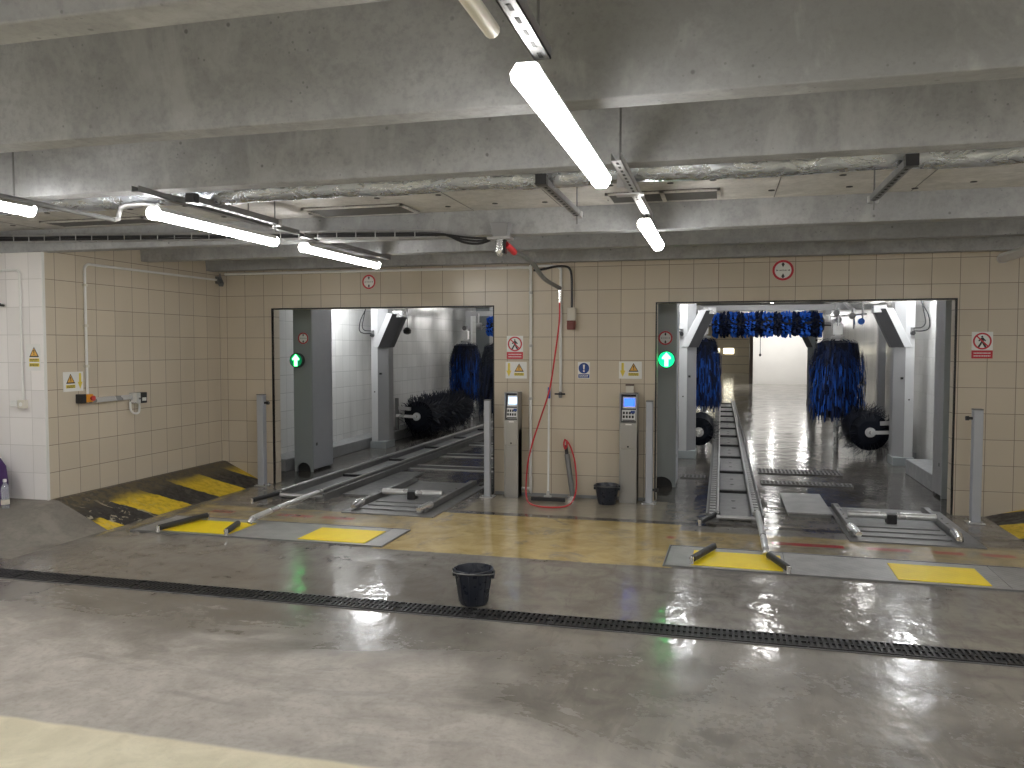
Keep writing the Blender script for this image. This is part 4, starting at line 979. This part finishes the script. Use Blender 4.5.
# ------------------------------------------------------------------ brushes
def strips(b, sh, c, axis, t0, t1, R, tiers, per, droop, r0=.05, wid=.035, shade=(0, 1), taper=0.0, bands=None):
    """layered foam strips round a shaft; axis 'z', 'y' or 'x'"""
    for i in range(tiers):
        f = (i + .5) / tiers; t = t0 + (t1 - t0) * f
        Ri = R * (1 - taper * max(0, f - .78) / .22 * .9)
        for k in range(per):
            a = 2 * PI * (k + random.random() * .9) / per
            L = Ri * random.uniform(.88, 1.05); w = wid * random.uniform(.7, 1.3)
            dr = droop * random.uniform(.7, 1.15); tj = t + random.uniform(-.5, .5) * (t1 - t0) / tiers
            s = random.uniform(*shade) if bands is None else bands(a, f)
            jit = random.uniform(.82, 1.12); vs = []; n = 5; sw = random.uniform(-.35, .35) * (1 if axis != 'z' else .3)
            for j in range(n):
                u = j / (n - 1)
                if axis == 'z':
                    rr = r0 + (L - r0) * math.sin(min(1, u * 1.6) * PI / 2); dz = .02 * math.sin(u * PI) - dr * u ** 1.5
                else:
                    rr = r0 + (L - r0) * u; dz = sw * droop * u * u; rr *= jit
                for sg in (-1, 1):
                    ww = w * (.8 + .4 * u) * (1 if j < n - 1 else .55)
                    da = sg * ww / max(rr, .06) * .5 + (sw * .9 * u * u if axis != 'z' else 0)
                    ca, sa = math.cos(a + da), math.sin(a + da)
                    if axis != 'z':
                        da = sw * .9 * u * u; ca, sa = math.cos(a + da), math.sin(a + da); dz = dz + sg * ww * .5
                    if axis == 'z': p = (c[0] + rr * ca, c[1] + rr * sa, tj + dz)
                    elif axis == 'y': p = (c[0] + rr * ca, tj + dz, c[2] + rr * sa)
                    else: p = (tj + dz, c[1] + rr * ca, c[2] + rr * sa)
                    vs.append(b.bm.verts.new(p))
            for j in range(n - 1):
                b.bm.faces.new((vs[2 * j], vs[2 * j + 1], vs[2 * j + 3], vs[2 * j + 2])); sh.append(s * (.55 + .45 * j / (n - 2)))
def solid_core(b, sh, c, axis, t0, t1, r, s=0.0, n=16):
    k0 = len(b.bm.faces); b.lathe([(r * .6, t0), (r, t0 + .04), (r, t1 - .04), (r * .6, t1)], (c[0], c[1], 0) if axis == 'z' else ((c[0], 0, c[2]) if axis == 'y' else (0, c[1], c[2])), n, axis)
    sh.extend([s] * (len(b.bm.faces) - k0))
def side_brush(c, R, z0, z1, label, dark=False, sh_hi=1.0):
    r = thing('side_brush', label, 'brush', (c[0], c[1], 0), 'tall blue side brushes')
    b = MB(); sh = []
    solid_core(b, sh, (c[0], c[1], 0), 'z', z0 + .1, z1 - .05, R * .72)
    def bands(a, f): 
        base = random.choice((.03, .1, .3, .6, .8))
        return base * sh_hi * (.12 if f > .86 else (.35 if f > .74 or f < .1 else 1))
    strips(b, sh, c, 'z', z0 + .26, z1 - .01, R, 11, 100, .27, r0=R * .35, wid=.021, taper=.30, bands=bands)
    b.bm.faces.ensure_lookup_table()
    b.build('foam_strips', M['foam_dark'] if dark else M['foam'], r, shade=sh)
    MB().tube([(c[0], c[1], .0), (c[0], c[1], z1 + .32)], .045, 12).build('shaft', M['alu'], r, smooth=True)
    MB().lathe([(.10, z1 - .02), (.11, z1 + .0), (.11, z1 + .02), (.06, z1 + .03)], (c[0], c[1], 0), 18).build('top_hub', M['galv'], r, smooth=True)
    box((c[0] - .07, c[1] - .07, z1 + .05), (c[0] + .07, c[1] + .07, z1 + .24)).build('drive_motor', M['white'], r, bevel=.01)
    MB().tube([(c[0], c[1] - .09, z1 + .30), (c[0], c[1] + .09, z1 + .30)], .05, 12).build('bearing', M['galv_dark'], r, smooth=True)
    return r
def low_brush(x, y0, y1, z, R, label, arm):
    r = thing('low_brush', label, 'brush', (x, y0, z - R), 'low horizontal wheel brushes')
    b = MB(); sh = []; solid_core(b, sh, (x, 0, z), 'y', y0 + .03, y1 - .03, R * .66)
    strips(b, sh, (x, 0, z), 'y', y0 + .01, y1 - .01, R * .92, max(9, int((y1 - y0) / .065)), 40, .30, r0=R * .5, wid=.075, shade=(0, .35))
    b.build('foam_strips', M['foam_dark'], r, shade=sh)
    MB().tube([(x, y0 - .06, z), (x, y1 + .06, z)], .028, 12).build('shaft', M['chrome'], r, smooth=True)
    MB().lathe([(.075, y0 - .03), (.075, y0 + .0), (.05, y0 + .02)], (x, 0, z), 18, 'y').build('end_hub', M['alu'], r, smooth=True)
    MB().beam((x, y0 - .05, z), (arm, y0 - .05, z + .02), .05, .05).build('swing_arm', M['alu'], r)
    MB().beam((x + (arm - x) * .3, y0 - .02, z + .14), (arm, y0 - .02, z + .16), .04, .06).build('cylinder', M['galv'], r)
    MB().tube([(arm, y0 - .03, 0), (arm, y0 - .03, z + .34)], .035, 10).build('arm_post', M['galv_dark'], r, smooth=True)
    return r
side_brush((1.90, 14.66), .45, .42, 1.86, 'wide blue side brush beside the dark low brush and light arch leg', sh_hi=1.0)
side_brush((-.30, 14.9), .30, .55, 1.88, 'blue side brush half hidden behind the arch leg by the glowing arrow', sh_hi=.9)
side_brush((-5.50, 17.2), .36, .45, 1.82, 'blue side brush in the bay beside the ramp, above the low black brush', sh_hi=.75)
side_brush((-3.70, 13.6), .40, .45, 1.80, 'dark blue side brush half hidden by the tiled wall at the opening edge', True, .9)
low_brush(-.33, 13.1, 14.4, .36, .34, 'low dark drum brush beside the start of the conveyor, garage door bay', -.62)
low_brush(2.18, 13.1, 14.08, .42, .43, 'low dark drum brush under the wide blue side brush', 2.62)
low_brush(-5.42, 14.0, 16.70, .42, .43, 'long low dark brush lying along the conveyor beside the ramp', -5.80)
# roof brushes on their gantries
def roof_brush(x0, x1, y, z, zh, label):
    r = thing('roof_brush', label, 'brush', ((x0 + x1) / 2, y, z), 'blue roof brushes')
    b = MB(); sh = []; L = x1 - x0; n = int(L / .062)
    solid_core(b, sh, (0, y, z), 'x', x0, x1, .17)
    for i in range(n):
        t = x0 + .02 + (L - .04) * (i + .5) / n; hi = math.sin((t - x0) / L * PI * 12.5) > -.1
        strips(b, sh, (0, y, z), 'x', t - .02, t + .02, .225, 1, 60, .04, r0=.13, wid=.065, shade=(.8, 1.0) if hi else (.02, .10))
    b.build('foam_strips', M['foam'], r, shade=sh)
    MB().tube([(x0 - .25, y, z), (x1 + .23, y, z)], .035, 12).build('shaft', M['chrome'], r, smooth=True)
    for x in (x0 - .25, x1 + .12): MB().lathe([(.07, 0), (.08, .02), (.08, .10), (.05, .12)], (x, y, z), 16, 'x').build('drive_motor', M['galv'], r, smooth=True)
    for x in (x0 - .23, x1 + .21): MB().beam((x, y, z), (x, y, zh), .05, .06, (0, 1, 0)).build('hanger', M['galv'], r)
roof_brush(-.17, 1.74, 15.2, 2.105, 2.46, 'blue horizontal roof brush spanning the top of the garage door bay')
roof_brush(-5.10, -2.95, 17.58, 2.17, 2.46, 'dark blue roof brush end above the side brushes in the bay beside the ramp')
def gantry(x0, x1, y, label, z=2.46):
    r = thing('brush_gantry', label, 'gantry', ((x0 + x1) / 2, y, 0), 'steel brush gantries')
    for x in (x0, x1): box((x - .06, y, 0), (x + .06, y + .16, z + .12)).build('gantry_leg', M['arch_light'], r, bevel=.005)
    box((x0 - .06, y - .02, z), (x1 + .06, y + .18, z + .10)).build('cross_beam', M['arch_light'], r, bevel=.005)
    for x in (x0 * .6 + x1 * .4, x0 * .25 + x1 * .75): box((x - .05, y - .05, z - .08), (x + .05, y + .12, z)).build('carriage', M['galv'], r, bevel=.004)
gantry(-.85, 2.72, 15.35, 'steel gantry frame over the conveyor carrying the blue roof brush', 2.36)
gantry(-5.66, -2.5, 17.90, 'steel gantry frame over the conveyor in the bay beside the ramp', 2.42)
r = thing('valve_cluster', 'cluster of blue valves and fittings beside the end of the roof brush', 'valves', (2.0, 14.4, 2.2))
for dx, dz in ((-.16, .08), (.08, .03), (.22, -.06)):
    v = MB().lathe([(.02, -.10), (.05, -.09), (.055, -.05), (.03, -.03), (.03, .1)], (1.98 + dx, 14.3, 2.18 + dz), 14, 'y').build('valve', M['blue'] if dx > .1 else M['galv_dark'], r, smooth=True)
b = MB()
for p, q in (((1.75, 14.35, 2.2), (2.3, 14.35, 2.24)), ((1.86, 14.3, 2.05), (1.86, 14.3, 2.34)), ((2.1, 14.3, 2.0), (2.1, 14.3, 2.34)), ((2.25, 14.4, 2.05), (2.25, 14.4, 2.46))): b.tube([p, q], .016, 8)
b.build('pipework', M['chrome'], r, smooth=True)
b = MB(); b.beam((2.1, 14.4, 2.3), (2.1, 15.4, 2.5), .05, .05); b.build('mount_arm', M['galv'], r)
# dangling sensor in the bay beside the ramp
r = thing('hanging_sensor', 'small dark sensor hanging in front of the white tiles, bay beside the ramp', 'sensor', (-5.3, 13.2, 2.0))
MB().lathe([(.02, -.06), (.065, -.04), (.07, .02), (.03, .06)], (-5.28, 13.2, 1.98), 12).build('sensor_head', M['black'], r, smooth=True)
MB().tube([(-5.28, 13.2, 2.02), (-5.28, 13.2, ZD)], .006, 6).build('cable', M['black'], r)
r = thing('pull_cord', 'thin cord hanging in front of the far white wall', 'cord', (.95, 23, 1.9))
MB().tube([(1.02, 23, 1.50), (1.02, 23, ZD)], .008, 6).build('cord', M['black'], r); MB().lathe([(.012, -.05), (.03, -.03), (.03, 0), (.01, .03)], (1.02, 23, 1.50), 10).build('pull_knob', M['black'], r, smooth=True)

# ------------------------------------------------------------------ world and view
w = bpy.data.worlds.new('world'); S.world = w; w.use_nodes = True
w.node_tree.nodes['Background'].inputs[0].default_value = (.5, .5, .52, 1); w.node_tree.nodes['Background'].inputs[1].default_value = 0.02
vs_ = S.view_settings; vs_.view_transform = 'Standard'; vs_.look = 'None'; vs_.gamma = 1; vs_.exposure = 0.92; vs_.use_curve_mapping = False
S.cycles.use_denoising = True; S.cycles.max_bounces = 10; S.cycles.diffuse_bounces = 5; S.cycles.glossy_bounces = 4; S.cycles.sample_clamp_indirect = 8
